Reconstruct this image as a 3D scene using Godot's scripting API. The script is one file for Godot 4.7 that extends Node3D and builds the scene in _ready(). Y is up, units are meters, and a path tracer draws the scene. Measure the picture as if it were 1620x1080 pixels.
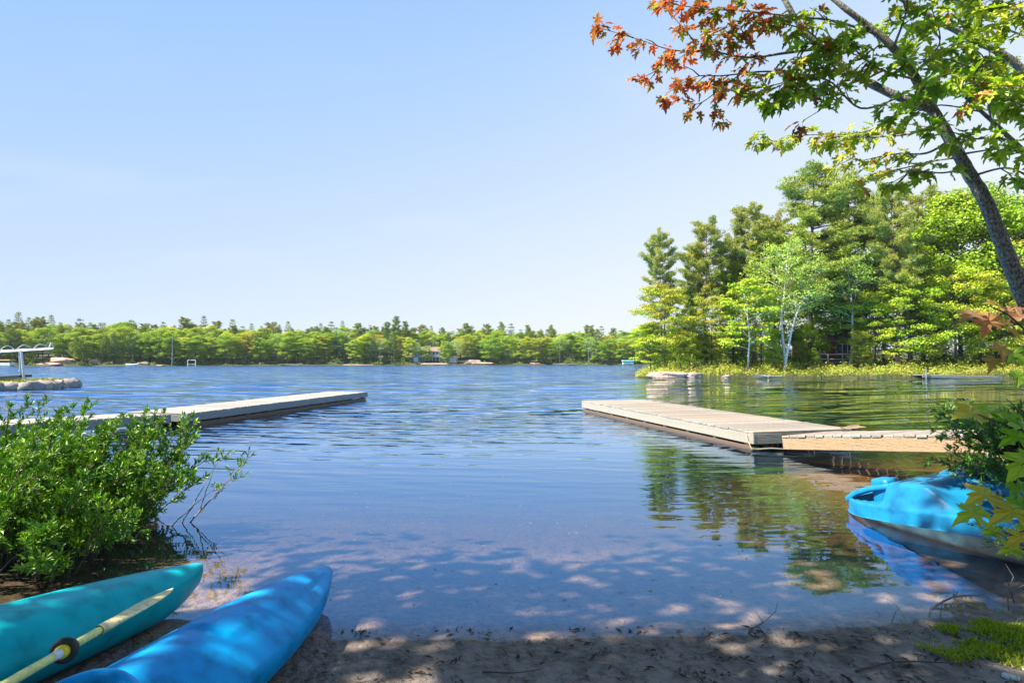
extends Node3D
# A lake shore on a clear day. x to the right, y up, the camera looks along -z; d below means metres ahead of the camera (z = -d).

const F := 900.0
const EYE := 1.6
const SUN_AZ := -108.0
const SUN_EL := 50.0
const EXPO := 3.4

var rng := RandomNumberGenerator.new()
var noise := FastNoiseLite.new()
var M := {}
var used := {}
var T := {}


# ---------------------------------------------------------------- mesh builder
class MB:
	var v := PackedVector3Array()
	var c := PackedColorArray()
	var ix := PackedInt32Array()

	func tri(p: Vector3, q: Vector3, r: Vector3, col := Color.WHITE) -> void:
		var k := v.size()
		v.append(p); v.append(q); v.append(r)
		c.append(col); c.append(col); c.append(col)
		ix.append(k); ix.append(k + 1); ix.append(k + 2)

	func quad(p: Vector3, q: Vector3, r: Vector3, s: Vector3, col := Color.WHITE) -> void:
		var k := v.size()
		v.append(p); v.append(q); v.append(r); v.append(s)
		for i in 4: c.append(col)
		ix.append(k); ix.append(k + 1); ix.append(k + 2)
		ix.append(k); ix.append(k + 2); ix.append(k + 3)

	func quad_out(p: Vector3, q: Vector3, r: Vector3, s: Vector3, mid: Vector3, col := Color.WHITE) -> void:
		if (r - p).cross(q - p).dot((p + q + r + s) * 0.25 - mid) >= 0.0: quad(p, q, r, s, col)
		else: quad(s, r, q, p, col)

	func tri_out(p: Vector3, q: Vector3, r: Vector3, mid: Vector3, col := Color.WHITE) -> void:
		if (r - p).cross(q - p).dot((p + q + r) / 3.0 - mid) >= 0.0: tri(p, q, r, col)
		else: tri(r, q, p, col)

	# a box with chamfered edges
	func cbox(t: Transform3D, size: Vector3, ch := 0.006, col := Color.WHITE) -> void:
		var h := size * 0.5
		ch = minf(ch, minf(h.x, minf(h.y, h.z)) * 0.6)
		var o := t.origin
		var at := func(sx: float, sy: float, sz: float, axis: int) -> Vector3:
			var p := Vector3(sx * (h.x - ch), sy * (h.y - ch), sz * (h.z - ch))
			if axis == 0: p.x = sx * h.x
			elif axis == 1: p.y = sy * h.y
			else: p.z = sz * h.z
			return t * p
		var S := [-1.0, 1.0]
		for s in S:
			quad_out(at.call(s, -1.0, -1.0, 0), at.call(s, 1.0, -1.0, 0), at.call(s, 1.0, 1.0, 0), at.call(s, -1.0, 1.0, 0), o, col)
			quad_out(at.call(-1.0, s, -1.0, 1), at.call(1.0, s, -1.0, 1), at.call(1.0, s, 1.0, 1), at.call(-1.0, s, 1.0, 1), o, col)
			quad_out(at.call(-1.0, -1.0, s, 2), at.call(1.0, -1.0, s, 2), at.call(1.0, 1.0, s, 2), at.call(-1.0, 1.0, s, 2), o, col)
		for a in S:
			for b in S:
				quad_out(at.call(a, b, -1.0, 0), at.call(a, b, 1.0, 0), at.call(a, b, 1.0, 1), at.call(a, b, -1.0, 1), o, col)
				quad_out(at.call(a, -1.0, b, 0), at.call(a, 1.0, b, 0), at.call(a, 1.0, b, 2), at.call(a, -1.0, b, 2), o, col)
				quad_out(at.call(-1.0, a, b, 1), at.call(1.0, a, b, 1), at.call(1.0, a, b, 2), at.call(-1.0, a, b, 2), o, col)
				for e in S: tri_out(at.call(a, b, e, 0), at.call(a, b, e, 1), at.call(a, b, e, 2), o, col)

	func bar(p: Vector3, q: Vector3, w: float, h: float, ch := 0.004, col := Color.WHITE) -> void:
		var x := (q - p).normalized()
		var up := Vector3.UP if absf(x.y) < 0.95 else Vector3.RIGHT
		var z := x.cross(up).normalized()
		cbox(Transform3D(Basis(x, z.cross(x).normalized(), z), (p + q) * 0.5), Vector3(p.distance_to(q), h, w), ch, col)

	func tube(pts: Array, rads: Array, sides := 6, col := Color.WHITE, cap := true, ref := Vector3(0.13, 0.2, 0.97)) -> void:
		var k := v.size()
		var n := pts.size()
		ref = ref.normalized()
		for i in n:
			var dir: Vector3 = (pts[mini(i + 1, n - 1)] - pts[maxi(i - 1, 0)]).normalized()
			if absf(dir.dot(ref)) > 0.98: ref = Vector3(0.9, 0.1, 0.4).normalized()
			var a := dir.cross(ref).normalized()
			var b := a.cross(dir).normalized()
			for j in sides:
				var w := TAU * j / sides
				v.append(pts[i] + (a * cos(w) + b * sin(w)) * float(rads[i]))
				c.append(col)
		for i in n - 1:
			for j in sides:
				var p := k + i * sides + j
				var q := k + i * sides + (j + 1) % sides
				ix.append(p); ix.append(p + sides); ix.append(q)
				ix.append(q); ix.append(p + sides); ix.append(q + sides)
		if cap:
			for e in [0, n - 1]:
				var m := v.size()
				v.append(pts[e]); c.append(col)
				for j in sides:
					var p: int = k + e * sides + j
					var q: int = k + e * sides + (j + 1) % sides
					ix.append(m)
					if e == 0: ix.append(p); ix.append(q)
					else: ix.append(q); ix.append(p)

	# a grid of points (rows of equal length), normals on the side where (row step) x (column step) points
	func sheet(rows: Array, col := Color.WHITE, flip := false, close := false) -> void:
		var k := v.size()
		var w: int = rows[0].size()
		for r in rows:
			for p in r:
				v.append(p); c.append(col)
		for i in rows.size() - 1:
			for j in (w if close else w - 1):
				var p := k + i * w + j
				var q := k + i * w + (j + 1) % w
				if flip:
					ix.append(p); ix.append(q); ix.append(p + w)
					ix.append(q); ix.append(q + w); ix.append(p + w)
				else:
					ix.append(p); ix.append(p + w); ix.append(q)
					ix.append(q); ix.append(p + w); ix.append(q + w)

	func mesh(mat: Material = null, smooth := true) -> ArrayMesh:
		var m := ArrayMesh.new()
		if v.is_empty(): return m
		var arr := []
		arr.resize(Mesh.ARRAY_MAX)
		arr[Mesh.ARRAY_VERTEX] = v
		arr[Mesh.ARRAY_COLOR] = c
		arr[Mesh.ARRAY_INDEX] = ix
		if smooth:
			var n := PackedVector3Array()
			n.resize(v.size())
			for i in range(0, ix.size(), 3):
				var a := ix[i]; var b := ix[i + 1]; var e := ix[i + 2]
				var f := (v[e] - v[a]).cross(v[b] - v[a])
				n[a] += f; n[b] += f; n[e] += f
			for i in n.size(): n[i] = n[i].normalized() if n[i].length_squared() > 1e-20 else Vector3.UP
			arr[Mesh.ARRAY_NORMAL] = n
		m.add_surface_from_arrays(Mesh.PRIMITIVE_TRIANGLES, arr)
		if mat: m.surface_set_material(0, mat)
		return m


# ---------------------------------------------------------------- nodes and names
func numbered(called: String) -> String:
	var n: int = used.get(called, 0)
	used[called] = n + 1
	return called if n == 0 else "%s_%03d" % [called, n]

func tag(o: Node, label := "", category := "", group := "", kind := "") -> Node:
	if label: o.set_meta("label", label)
	if category: o.set_meta("category", category)
	if group: o.set_meta("group", group)
	if kind: o.set_meta("kind", kind)
	return o

func thing(called: String, label: String, category: String, at := Vector3.ZERO, turn := 0.0, group := "") -> Node3D:
	var o := Node3D.new()
	o.name = numbered(called)
	add_child(o)
	o.position = at
	o.rotation.y = turn
	tag(o, label, category, group)
	return o

func obj(called: String, mesh: Mesh, parent: Node = self, mat: Material = null) -> MeshInstance3D:
	var o := MeshInstance3D.new()
	o.mesh = mesh
	if mat: o.material_override = mat
	if parent == self:
		o.name = numbered(called)
	else:
		var n := 0
		var key := "%d/%s" % [parent.get_instance_id(), called]
		n = used.get(key, 0)
		used[key] = n + 1
		o.name = called if n == 0 else "%s_%03d" % [called, n]
	parent.add_child(o, true)
	return o

func multi(called: String, mesh: Mesh, xf: Array, cols: Array, parent: Node, mat: Material) -> MultiMeshInstance3D:
	var mm := MultiMesh.new()
	mm.transform_format = MultiMesh.TRANSFORM_3D
	mm.use_colors = true
	mm.mesh = mesh
	mm.instance_count = xf.size()
	for i in xf.size():
		mm.set_instance_transform(i, xf[i])
		mm.set_instance_color(i, cols[i])
	var o := MultiMeshInstance3D.new()
	o.multimesh = mm
	o.material_override = mat
	o.name = numbered(called) if parent == self else called
	o.set_meta("kind", "stuff")
	parent.add_child(o, true)
	return o

func V(x: float, y: float, d: float) -> Vector3:
	return Vector3(x, y, -d)

# the point d metres ahead that a level look-up at column px, row py of a 1620 x 1080 survey sketch reaches
func P(px: float, py: float, d: float) -> Vector3:
	return Vector3((px - 810.0) / F * d, EYE + (572.0 - py) / F * d, -d)

func rr(a: float, b: float) -> float:
	return rng.randf_range(a, b)

func rvec() -> Vector3:
	var z := rng.randf_range(-1, 1)
	var a := rng.randf() * TAU
	var r := sqrt(1 - z * z)
	return Vector3(r * cos(a), z, r * sin(a))

func lerp_table(tab: Array, x: float) -> float:
	if x <= tab[0][0]: return tab[0][1]
	for i in range(1, tab.size()):
		if x <= tab[i][0]:
			var t: float = (x - tab[i - 1][0]) / (tab[i][0] - tab[i - 1][0])
			return lerpf(tab[i - 1][1], tab[i][1], t)
	return tab[-1][1]


# ---------------------------------------------------------------- materials
func ntex(freq: float, ramp: Array, size := 512, seed_ := 1, kind := FastNoiseLite.TYPE_SIMPLEX_SMOOTH, oct := 5) -> NoiseTexture2D:
	var n := FastNoiseLite.new()
	n.seed = seed_
	n.noise_type = kind
	n.frequency = freq
	n.fractal_octaves = oct
	n.fractal_gain = 0.55
	var t := NoiseTexture2D.new()
	t.width = size
	t.height = size
	t.seamless = true
	t.noise = n
	if ramp:
		var g := Gradient.new()
		g.offsets = PackedFloat32Array()
		g.colors = PackedColorArray()
		var o := PackedFloat32Array()
		var c := PackedColorArray()
		for r in ramp:
			o.append(r[0]); c.append(r[1])
		g.offsets = o
		g.colors = c
		t.color_ramp = g
	return t

func grey(x: float) -> Color:
	return Color(x, x, x)

func lin(r: float, g: float, b: float) -> Color:
	return Color(r, g, b).linear_to_srgb()

func mat(col: Color, rough := 0.8, tex: Texture2D = null, scale := Vector3.ONE, bump: Texture2D = null, bump_cm := 1.0, vertex := false, world := false) -> StandardMaterial3D:
	var m := StandardMaterial3D.new()
	m.albedo_color = col
	m.roughness = rough
	m.vertex_color_use_as_albedo = vertex
	if tex: m.albedo_texture = tex
	if tex or bump:
		m.uv1_triplanar = true
		m.uv1_world_triplanar = world
		m.uv1_scale = scale
	if bump:
		m.heightmap_enabled = true
		m.heightmap_texture = bump
		m.heightmap_scale = bump_cm
	return m

func leafmat(back: Color, rough := 0.5, tint := Color.WHITE) -> StandardMaterial3D:
	var m := StandardMaterial3D.new()
	m.albedo_color = tint
	m.vertex_color_use_as_albedo = true
	m.roughness = rough
	m.metallic_specular = 0.4
	m.backlight_enabled = true
	m.backlight = back
	m.cull_mode = BaseMaterial3D.CULL_DISABLED
	return m

func make_materials() -> void:
	T.fine = ntex(0.02, [[0.0, grey(0.62)], [0.45, grey(0.88)], [1.0, grey(1.0)]], 512, 3)
	T.blotch = ntex(0.008, [[0.2, grey(0.72)], [0.5, grey(0.95)], [0.8, grey(1.0)]], 512, 8)
	T.bump = ntex(0.03, [], 512, 11)
	T.grain = ntex(0.012, [[0.0, grey(0.45)], [0.35, grey(0.8)], [0.55, grey(0.95)], [0.75, grey(0.82)], [1.0, grey(1.0)]], 512, 21)
	T.grain_h = ntex(0.012, [], 512, 21)
	T.bark = ntex(0.02, [[0.0, grey(0.35)], [0.4, grey(0.7)], [0.6, grey(0.9)], [1.0, grey(1.0)]], 512, 33)
	T.lichen = ntex(0.018, [[0.0, Color(0.25, 0.24, 0.22)], [0.42, Color(0.50, 0.48, 0.45)], [0.58, Color(0.82, 0.84, 0.82)], [1.0, Color(1, 1, 0.99)]], 512, 35)
	T.birch = ntex(0.015, [[0.0, grey(0.2)], [0.28, grey(0.5)], [0.36, grey(0.95)], [1.0, grey(1.0)]], 512, 37)
	T.scuff = ntex(0.01, [[0.0, grey(0.75)], [0.25, grey(0.88)], [0.45, grey(0.97)], [0.6, grey(1.0)], [1.0, grey(1.0)]], 512, 41, FastNoiseLite.TYPE_SIMPLEX_SMOOTH, 7)
	T.rock = ntex(0.02, [[0.0, Color(0.5, 0.48, 0.47)], [0.4, Color(0.8, 0.76, 0.74)], [0.7, Color(0.95, 0.9, 0.86)], [1.0, Color(1, 0.98, 0.95)]], 512, 47)

	M.ground = mat(Color.WHITE, 0.92, T.fine, Vector3(0.9, 0.9, 0.9), T.bump, 1.6, true, true)
	# weathered deck boards in several tones, grain along x
	M.board = []
	for k in [lin(0.318, 0.271, 0.224), lin(0.284, 0.237, 0.189), lin(0.353, 0.305, 0.254), lin(0.301, 0.245, 0.194), lin(0.249, 0.219, 0.189)]:
		M.board.append(mat(k, 0.85, T.grain, Vector3(0.5, 7, 7), T.grain_h, 0.35))
	M.board_grey = []
	for k in [lin(0.335, 0.314, 0.288), lin(0.292, 0.275, 0.254), lin(0.361, 0.340, 0.314), lin(0.258, 0.241, 0.224)]:
		M.board_grey.append(mat(k, 0.85, T.grain, Vector3(0.5, 7, 7), T.grain_h, 0.35))
	M.beam_pale = mat(lin(0.327, 0.258, 0.185), 0.85, T.grain, Vector3(0.4, 6, 6), T.grain_h, 0.4)
	M.beam_tan = mat(lin(0.361, 0.215, 0.107), 0.8, T.grain, Vector3(0.4, 5, 5), T.grain_h, 0.4)
	M.beam_grey = mat(lin(0.232, 0.232, 0.224), 0.85, T.grain, Vector3(0.4, 6, 6), T.grain_h, 0.4)
	M.beam_wet = mat(lin(0.146, 0.086, 0.047), 0.45, T.grain, Vector3(0.4, 6, 6), T.grain_h, 0.4)
	M.beam_brown = mat(lin(0.172, 0.099, 0.060), 0.7, T.grain, Vector3(0.4, 6, 6), T.grain_h, 0.4)
	M.rope = mat(lin(0.361, 0.267, 0.163), 0.9, T.fine, Vector3(20, 20, 20))
	M.bark = mat(lin(0.172, 0.146, 0.129), 0.9, T.bark, Vector3(5, 1.2, 5), T.bark, 1.0)
	M.bark_red = mat(lin(0.284, 0.189, 0.142), 0.9, T.bark, Vector3(2, 0.8, 2), T.bark, 1.0)
	M.bark_dark = mat(lin(0.065, 0.053, 0.050), 0.9, T.bark, Vector3(2, 0.6, 2), T.bark, 1.0)
	M.bark_birch = mat(lin(0.585, 0.568, 0.533), 0.75, T.birch, Vector3(0.7, 3.0, 0.7))
	M.bark_maple = mat(lin(0.30, 0.285, 0.265), 0.85, T.lichen, Vector3(6, 3.0, 6), T.bark, 0.9)
	M.twig = mat(lin(0.086, 0.065, 0.056), 0.85)
	M.twig_grey = mat(lin(0.189, 0.163, 0.146), 0.85)
	M.leaf = leafmat(Color(0.9, 0.9, 0.4), 0.6)
	M.needle = leafmat(Color(0.5, 0.5, 0.3), 0.6)
	M.bushleaf = leafmat(Color(0.5, 0.52, 0.25), 0.42)
	M.rock = mat(lin(0.42, 0.37, 0.34), 0.9, T.rock, Vector3(1.2, 1.2, 1.2), T.bump, 3.0)
	M.rock_pink = mat(lin(0.52, 0.41, 0.35), 0.9, T.rock, Vector3(0.5, 0.5, 0.5), T.bump, 4.0)
	M.rock_grey = mat(lin(0.30, 0.30, 0.31), 0.9, T.rock, Vector3(1.2, 1.2, 1.2), T.bump, 3.0)
	M.metal = mat(lin(0.36, 0.40, 0.44), 0.4)
	M.metal.metallic = 0.4
	M.white = mat(lin(0.5, 0.5, 0.48), 0.6)
	M.black = mat(lin(0.02, 0.02, 0.022), 0.5)


# ---------------------------------------------------------------- land and water
const SHORE := [[-60, 16], [-30, 14], [-16, 10.5], [-10, 6.2], [-7, 4.6], [-5, 3.7], [-3.5, 3.45], [-2, 3.36], [0, 3.34], [1.5, 3.42], [2.4, 3.55], [3.1, 3.72], [3.7, 3.9], [4.3, 4.1], [4.9, 4.5], [5.6, 5.0], [7, 5.6], [12, 8.5], [25, 20], [45, 45], [80, 80]]
const FAR := [[-300, 170], [0, 195], [130, 205], [400, 232], [660, 255], [1000, 270], [1300, 270], [1700, 240]]

func near_shore(x: float) -> float:
	return lerp_table(SHORE, x)

func far_shore(x: float, d: float) -> float:
	return lerp_table(FAR, 810.0 + F * x / maxf(d, 1.0)) + 3.0 * noise.get_noise_2d(x * 0.9, 40.0)

func point_in(x: float, d: float) -> float:
	var front := d - (57.5 + 0.9 * noise.get_noise_2d(x * 3.0, 7.0) - 0.035 * maxf(0.0, x - 20.0))
	var side := x - (12.4 + 0.24 * (d - 57.0) + 0.8 * noise.get_noise_2d(d * 3.0, 17.0))
	return minf(front, side)

func land(x: float, d: float) -> float:
	if d < -200.0 or absf(x) > 900.0: return 3.0
	var s := near_shore(x) - d if d > -5.0 else 8.0 - d
	var h: float
	if s > 0.0:
		h = 0.035 * s + 0.02 * s * s / (1.0 + s)
		h = minf(h, 1.5)
		h += clampf((x - 4.4) * 0.28, 0.0, 0.6) * clampf(s * 1.2, 0.0, 1.0)
		h += clampf((-3.6 - x) * 0.12, 0.0, 0.5) * clampf(s, 0.0, 1.0)
	else:
		h = maxf(-4.0, (0.07 + 0.012 * (1.0 - smoothstep(1.5, 4.5, x)) + 0.06 * smoothstep(2.6, 3.4, x) * (1.0 - smoothstep(6.0, 7.5, d))) * s - 0.003 * s * s)
		h = lerpf(h, maxf(h, -0.2), smoothstep(3.0, 4.2, x) * (1.0 - smoothstep(8.8, 11.0, d)))
	if d > 40.0 and x > 0.0:
		var p := point_in(x, d)
		var hp := maxf(-4.0, 0.3 * p) if p < 0.0 else 0.32 * (1.0 - exp(-p * 1.2)) + 0.055 * p
		h = maxf(h, minf(hp, 3.0))
	if d > 120.0:
		var f := d - far_shore(x, d)
		var hf := maxf(-4.0, 0.1 * f) if f < 0.0 else 0.5 * (1.0 - exp(-f)) + 0.12 * f + 1.6 * noise.get_noise_2d(x * 0.35, d * 0.35)* clampf(f * 0.05, 0.0, 1.0)
		h = maxf(h, minf(hf, 9.0))
	return h

func land_color(x: float, d: float, h: float) -> Color:
	if d > 40.0:
		if h > 0.0:
			return Color(0.10, 0.10, 0.035) if d < 120.0 else Color(0.055, 0.065, 0.025)
		return Color(0.03, 0.03, 0.018)
	var n := noise.get_noise_2d(x * 14.0, d * 14.0)
	var n2 := noise.get_noise_2d(x * 60.0, d * 60.0 + 50.0)
	if h > 0.0:
		var wet := clampf(1.0 - h / 0.045, 0.0, 1.0)
		var sand := Color(0.31, 0.26, 0.225).lerp(Color(0.20, 0.16, 0.135), wet * 0.85)
		var mud := clampf(0.05 + n * 1.5 + n2 * 0.6 + (x - 0.6) * 0.10 + (2.8 - d) * 0.40, 0.0, 0.8)
		if absf(x) > 3.8: mud = 0.8
		return sand.lerp(Color(0.10, 0.08, 0.062), mud)
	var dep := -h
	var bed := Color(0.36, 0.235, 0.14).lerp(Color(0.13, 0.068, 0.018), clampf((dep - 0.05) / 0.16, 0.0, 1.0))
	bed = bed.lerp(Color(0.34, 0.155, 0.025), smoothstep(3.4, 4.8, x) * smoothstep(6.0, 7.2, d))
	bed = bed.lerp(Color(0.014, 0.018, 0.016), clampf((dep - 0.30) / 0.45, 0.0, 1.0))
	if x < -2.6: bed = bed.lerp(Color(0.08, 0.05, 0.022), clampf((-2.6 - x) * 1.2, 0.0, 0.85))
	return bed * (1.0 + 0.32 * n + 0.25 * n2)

func build_ground() -> void:
	var b := MB.new()
	var angs := []
	var a := -180.0
	while a < 180.0:
		angs.append(a)
		a += 0.34 if absf(a) < 52.0 else 1.5 if absf(a) < 80.0 else 4.0
	var rows := []
	var r := 0.25
	b.v.append(V(0, land(0, 0), 0)); b.c.append(land_color(0, 0, 0.3))
	var radii := []
	while r < 1100.0:
		radii.append(r)
		r += maxf(0.035, r * 0.026)
	var w := angs.size()
	for q in radii:
		for e in angs:
			var x: float = sin(deg_to_rad(e)) * q
			var d: float = cos(deg_to_rad(e)) * q
			var h := land(x, d)
			if q < 14.0 and d > 0.0:
				h += (0.010 * noise.get_noise_2d(x * 35.0, d * 35.0) + 0.012 * noise.get_noise_2d(x * 9.0, d * 9.0)) * clampf((absf(h) - 0.004) * 22.0, 0.08, 1.0)
			b.v.append(V(x, h, d))
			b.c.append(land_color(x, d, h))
	for j in w:
		b.ix.append(0); b.ix.append(1 + j); b.ix.append(1 + (j + 1) % w)
	for i in radii.size() - 1:
		for j in w:
			var p := 1 + i * w + j
			var q := 1 + i * w + (j + 1) % w
			b.ix.append(p); b.ix.append(p + w); b.ix.append(q)
			b.ix.append(q); b.ix.append(p + w); b.ix.append(q + w)
	tag(obj("ground", b.mesh(M.ground)), "", "", "", "structure")

# a seamless picture of small wind ripples: slopes of a sum of waves, crests mostly across the view
func ripple_map(n: int, seed_: int, kx: int, ky0: int, ky1: int, count: int) -> ImageTexture:
	var g := RandomNumberGenerator.new()
	g.seed = seed_
	var wx := []; var wy := []; var ph := []; var am := []
	for i in count:
		var y := g.randi_range(ky0, ky1)
		var x := g.randi_range(-kx, kx)
		wx.append(x); wy.append(y); ph.append(g.randf() * TAU)
		am.append(1.0 / pow(sqrt(float(x * x + y * y)), 0.55))
	var s1 := PackedFloat32Array(); var s2 := PackedFloat32Array()
	s1.resize(n * n); s2.resize(n * n)
	var tot := 0.0
	var tab := PackedFloat32Array()
	tab.resize(n)
	for i in n: tab[i] = cos(TAU * i / n)
	for i in count:
		var px: int = wx[i]
		var py: int = wy[i]
		var o: int = int(ph[i] / TAU * n)
		var l := sqrt(float(px * px + py * py))
		var ax: float = am[i] * px / l
		var ay: float = am[i] * py / l
		tot += am[i] * am[i]
		for y in n:
			var k := y * n
			var base := py * y + o + n * 64
			for x in n:
				var c := tab[(base + px * x) % n]
				s1[k + x] += ax * c
				s2[k + x] += ay * c
	var im := Image.create_empty(n, n, false, Image.FORMAT_RGBF)
	var sc := 0.5 / sqrt(tot * 0.5)
	for y in n:
		for x in n:
			var v := Vector3(-s1[y * n + x] * sc, -s2[y * n + x] * sc, 1.0).normalized()
			im.set_pixel(x, y, Color(v.x * 0.5 + 0.5, v.y * 0.5 + 0.5, v.z * 0.5 + 0.5))
	return ImageTexture.create_from_image(im)

func build_water() -> void:
	var tex := ripple_map(256, 5, 9, 3, 26, 44)
	var tex2 := ripple_map(256, 9, 14, 2, 16, 40)
	var plain := Image.create_empty(4, 4, false, Image.FORMAT_RGBA8)
	plain.fill(Color.WHITE)
	var white := ImageTexture.create_from_image(plain)
	var mesh := ArrayMesh.new()
	var angs := []
	var a := -115.0
	while a <= 115.01:
		angs.append(a)
		a += 0.5 if absf(a) < 60.0 else 5.0
	var radii := []
	var q := 2.4
	while q < 900.0:
		radii.append(q)
		q += 0.045 if q < 8.0 else 0.07 if q < 16.0 else 0.12 if q < 30.0 else q * 0.05
	# open water roughens with distance from the shore; the bay behind the right dock lies in the lee
	var edge := [4.2, 5.5, 6.5, 7.5, 8.5, 9.5, 11.0, 12.5, 14.5, 17.0, 20.0, 24.0, 30.0, 40.0, 60.0, 90.0, 2000.0]
	var open := [0.006, 0.010, 0.016, 0.024, 0.034, 0.05, 0.07, 0.10, 0.15, 0.21, 0.28, 0.36, 0.45, 0.55, 0.65, 0.75, 0.85]
	var lee := [0.006, 0.010, 0.015, 0.02, 0.028, 0.036, 0.045, 0.055, 0.07, 0.085, 0.10, 0.12, 0.14, 0.16, 0.18, 0.2, 0.3]
	var cuts := [-116.0, 7.0, 9.0, 11.0, 13.0, 15.0, 116.0]
	var first := 0
	for e in edge.size():
		var last := first
		while last < radii.size() - 1 and radii[last] < edge[e]: last += 1
		if last == first: continue
		var apart := absf(open[e] - lee[e]) > 0.02
		for s in (6 if apart else 1):
			var b := MB.new()
			var lo: float = cuts[s] if apart else -116.0
			var hi: float = cuts[s + 1] if apart else 116.0
			var mine := []
			for g in angs:
				if g >= lo - 0.01 and g <= hi + 0.01: mine.append(g)
			var rows := []
			for i in range(first, last + 1):
				var row := []
				for g in mine:
					var x: float = sin(deg_to_rad(g)) * radii[i]
					var d: float = cos(deg_to_rad(g)) * radii[i]
					row.append(V(x, ripple(x, d), d))
				rows.append(row)
			b.sheet(rows, Color.WHITE)
			# the deeper, the less of the bed comes through the brown water
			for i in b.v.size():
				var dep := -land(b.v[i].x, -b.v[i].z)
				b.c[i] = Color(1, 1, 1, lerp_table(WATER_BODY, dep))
			var m := StandardMaterial3D.new()
			m.transparency = BaseMaterial3D.TRANSPARENCY_ALPHA
			m.albedo_color = Color(0.155, 0.50, 0.96).linear_to_srgb()
			m.albedo_texture = white
			m.vertex_color_use_as_albedo = true
			m.metallic = 1.0
			m.roughness = 0.0 if e < 8 else 0.03 if e < 11 or s > 3 else 0.14
			m.normal_enabled = true
			m.normal_texture = tex if e < 10 else tex2
			m.normal_scale = lerpf(open[e], lee[e], s / 5.0) if apart else open[e]
			m.uv1_triplanar = true
			m.uv1_world_triplanar = true
			var sc := 1.0 / 2.6 if e < 10 else 1.0 / 6.1 if e < 13 else 1.0 / 21.7
			m.uv1_scale = Vector3(sc * 0.45, sc, sc)
			var part := b.mesh(m)
			mesh.add_surface_from_arrays(Mesh.PRIMITIVE_TRIANGLES, part.surface_get_arrays(0))
			mesh.surface_set_material(mesh.get_surface_count() - 1, m)
		first = last
	tag(obj("water", mesh), "", "", "", "structure")

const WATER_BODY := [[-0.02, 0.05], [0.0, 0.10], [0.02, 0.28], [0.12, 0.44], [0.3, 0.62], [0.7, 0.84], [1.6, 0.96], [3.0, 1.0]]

func ripple(x: float, d: float) -> float:
	if d > 30.0: return 0.0
	var u := noise.get_noise_2d(x * 2.0, d * 2.0)
	var u2 := noise.get_noise_2d(x * 5.0 + 90.0, d * 9.0)
	var amp := smoothstep(4.0, 9.0, d) * (1.0 - smoothstep(20.0, 29.0, d)) * (0.55 + 0.6 * noise.get_noise_2d(x * 4.0 + 300.0, d * 3.0))
	var calm := smoothstep(1.0, 4.0, x - 0.1 * d)
	amp *= 1.0 - 0.75 * calm
	var c := Vector2(x - 1.5, d - 40.0).length()
	return 0.0011 * amp * (sin(c * TAU / 0.42 + u * 9.0) + 0.7 * sin(c * TAU / 0.61 + u2 * 5.0) + 0.4 * sin((c + x * 0.35) * TAU / 0.27 + u * 6.0)) + 0.0002 * u2


# ---------------------------------------------------------------- trees
func kite(b: MB, p: Vector3, n: Vector3, l: float, w: float, col: Color) -> void:
	var t := n.cross(rvec()).normalized()
	var s := n.cross(t)
	var k := b.v.size()
	b.v.append(p - t * l * 0.5); b.v.append(p + s * w * 0.5 - n * l * 0.12 + t * l * 0.06); b.v.append(p + t * l * 0.5 - n * l * 0.08); b.v.append(p - s * w * 0.5 - n * l * 0.12 + t * l * 0.06)
	b.c.append(col); b.c.append(col); b.c.append(col); b.c.append(col)
	b.ix.append(k); b.ix.append(k + 1); b.ix.append(k + 2)
	b.ix.append(k); b.ix.append(k + 2); b.ix.append(k + 3)

func tone(c: Color, j: float) -> Color:
	var k := 1.0 + rr(-j, j)
	return Color(c.r * k * (1.0 + rr(-j, j) * 0.5), c.g * k, c.b * k)

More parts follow.
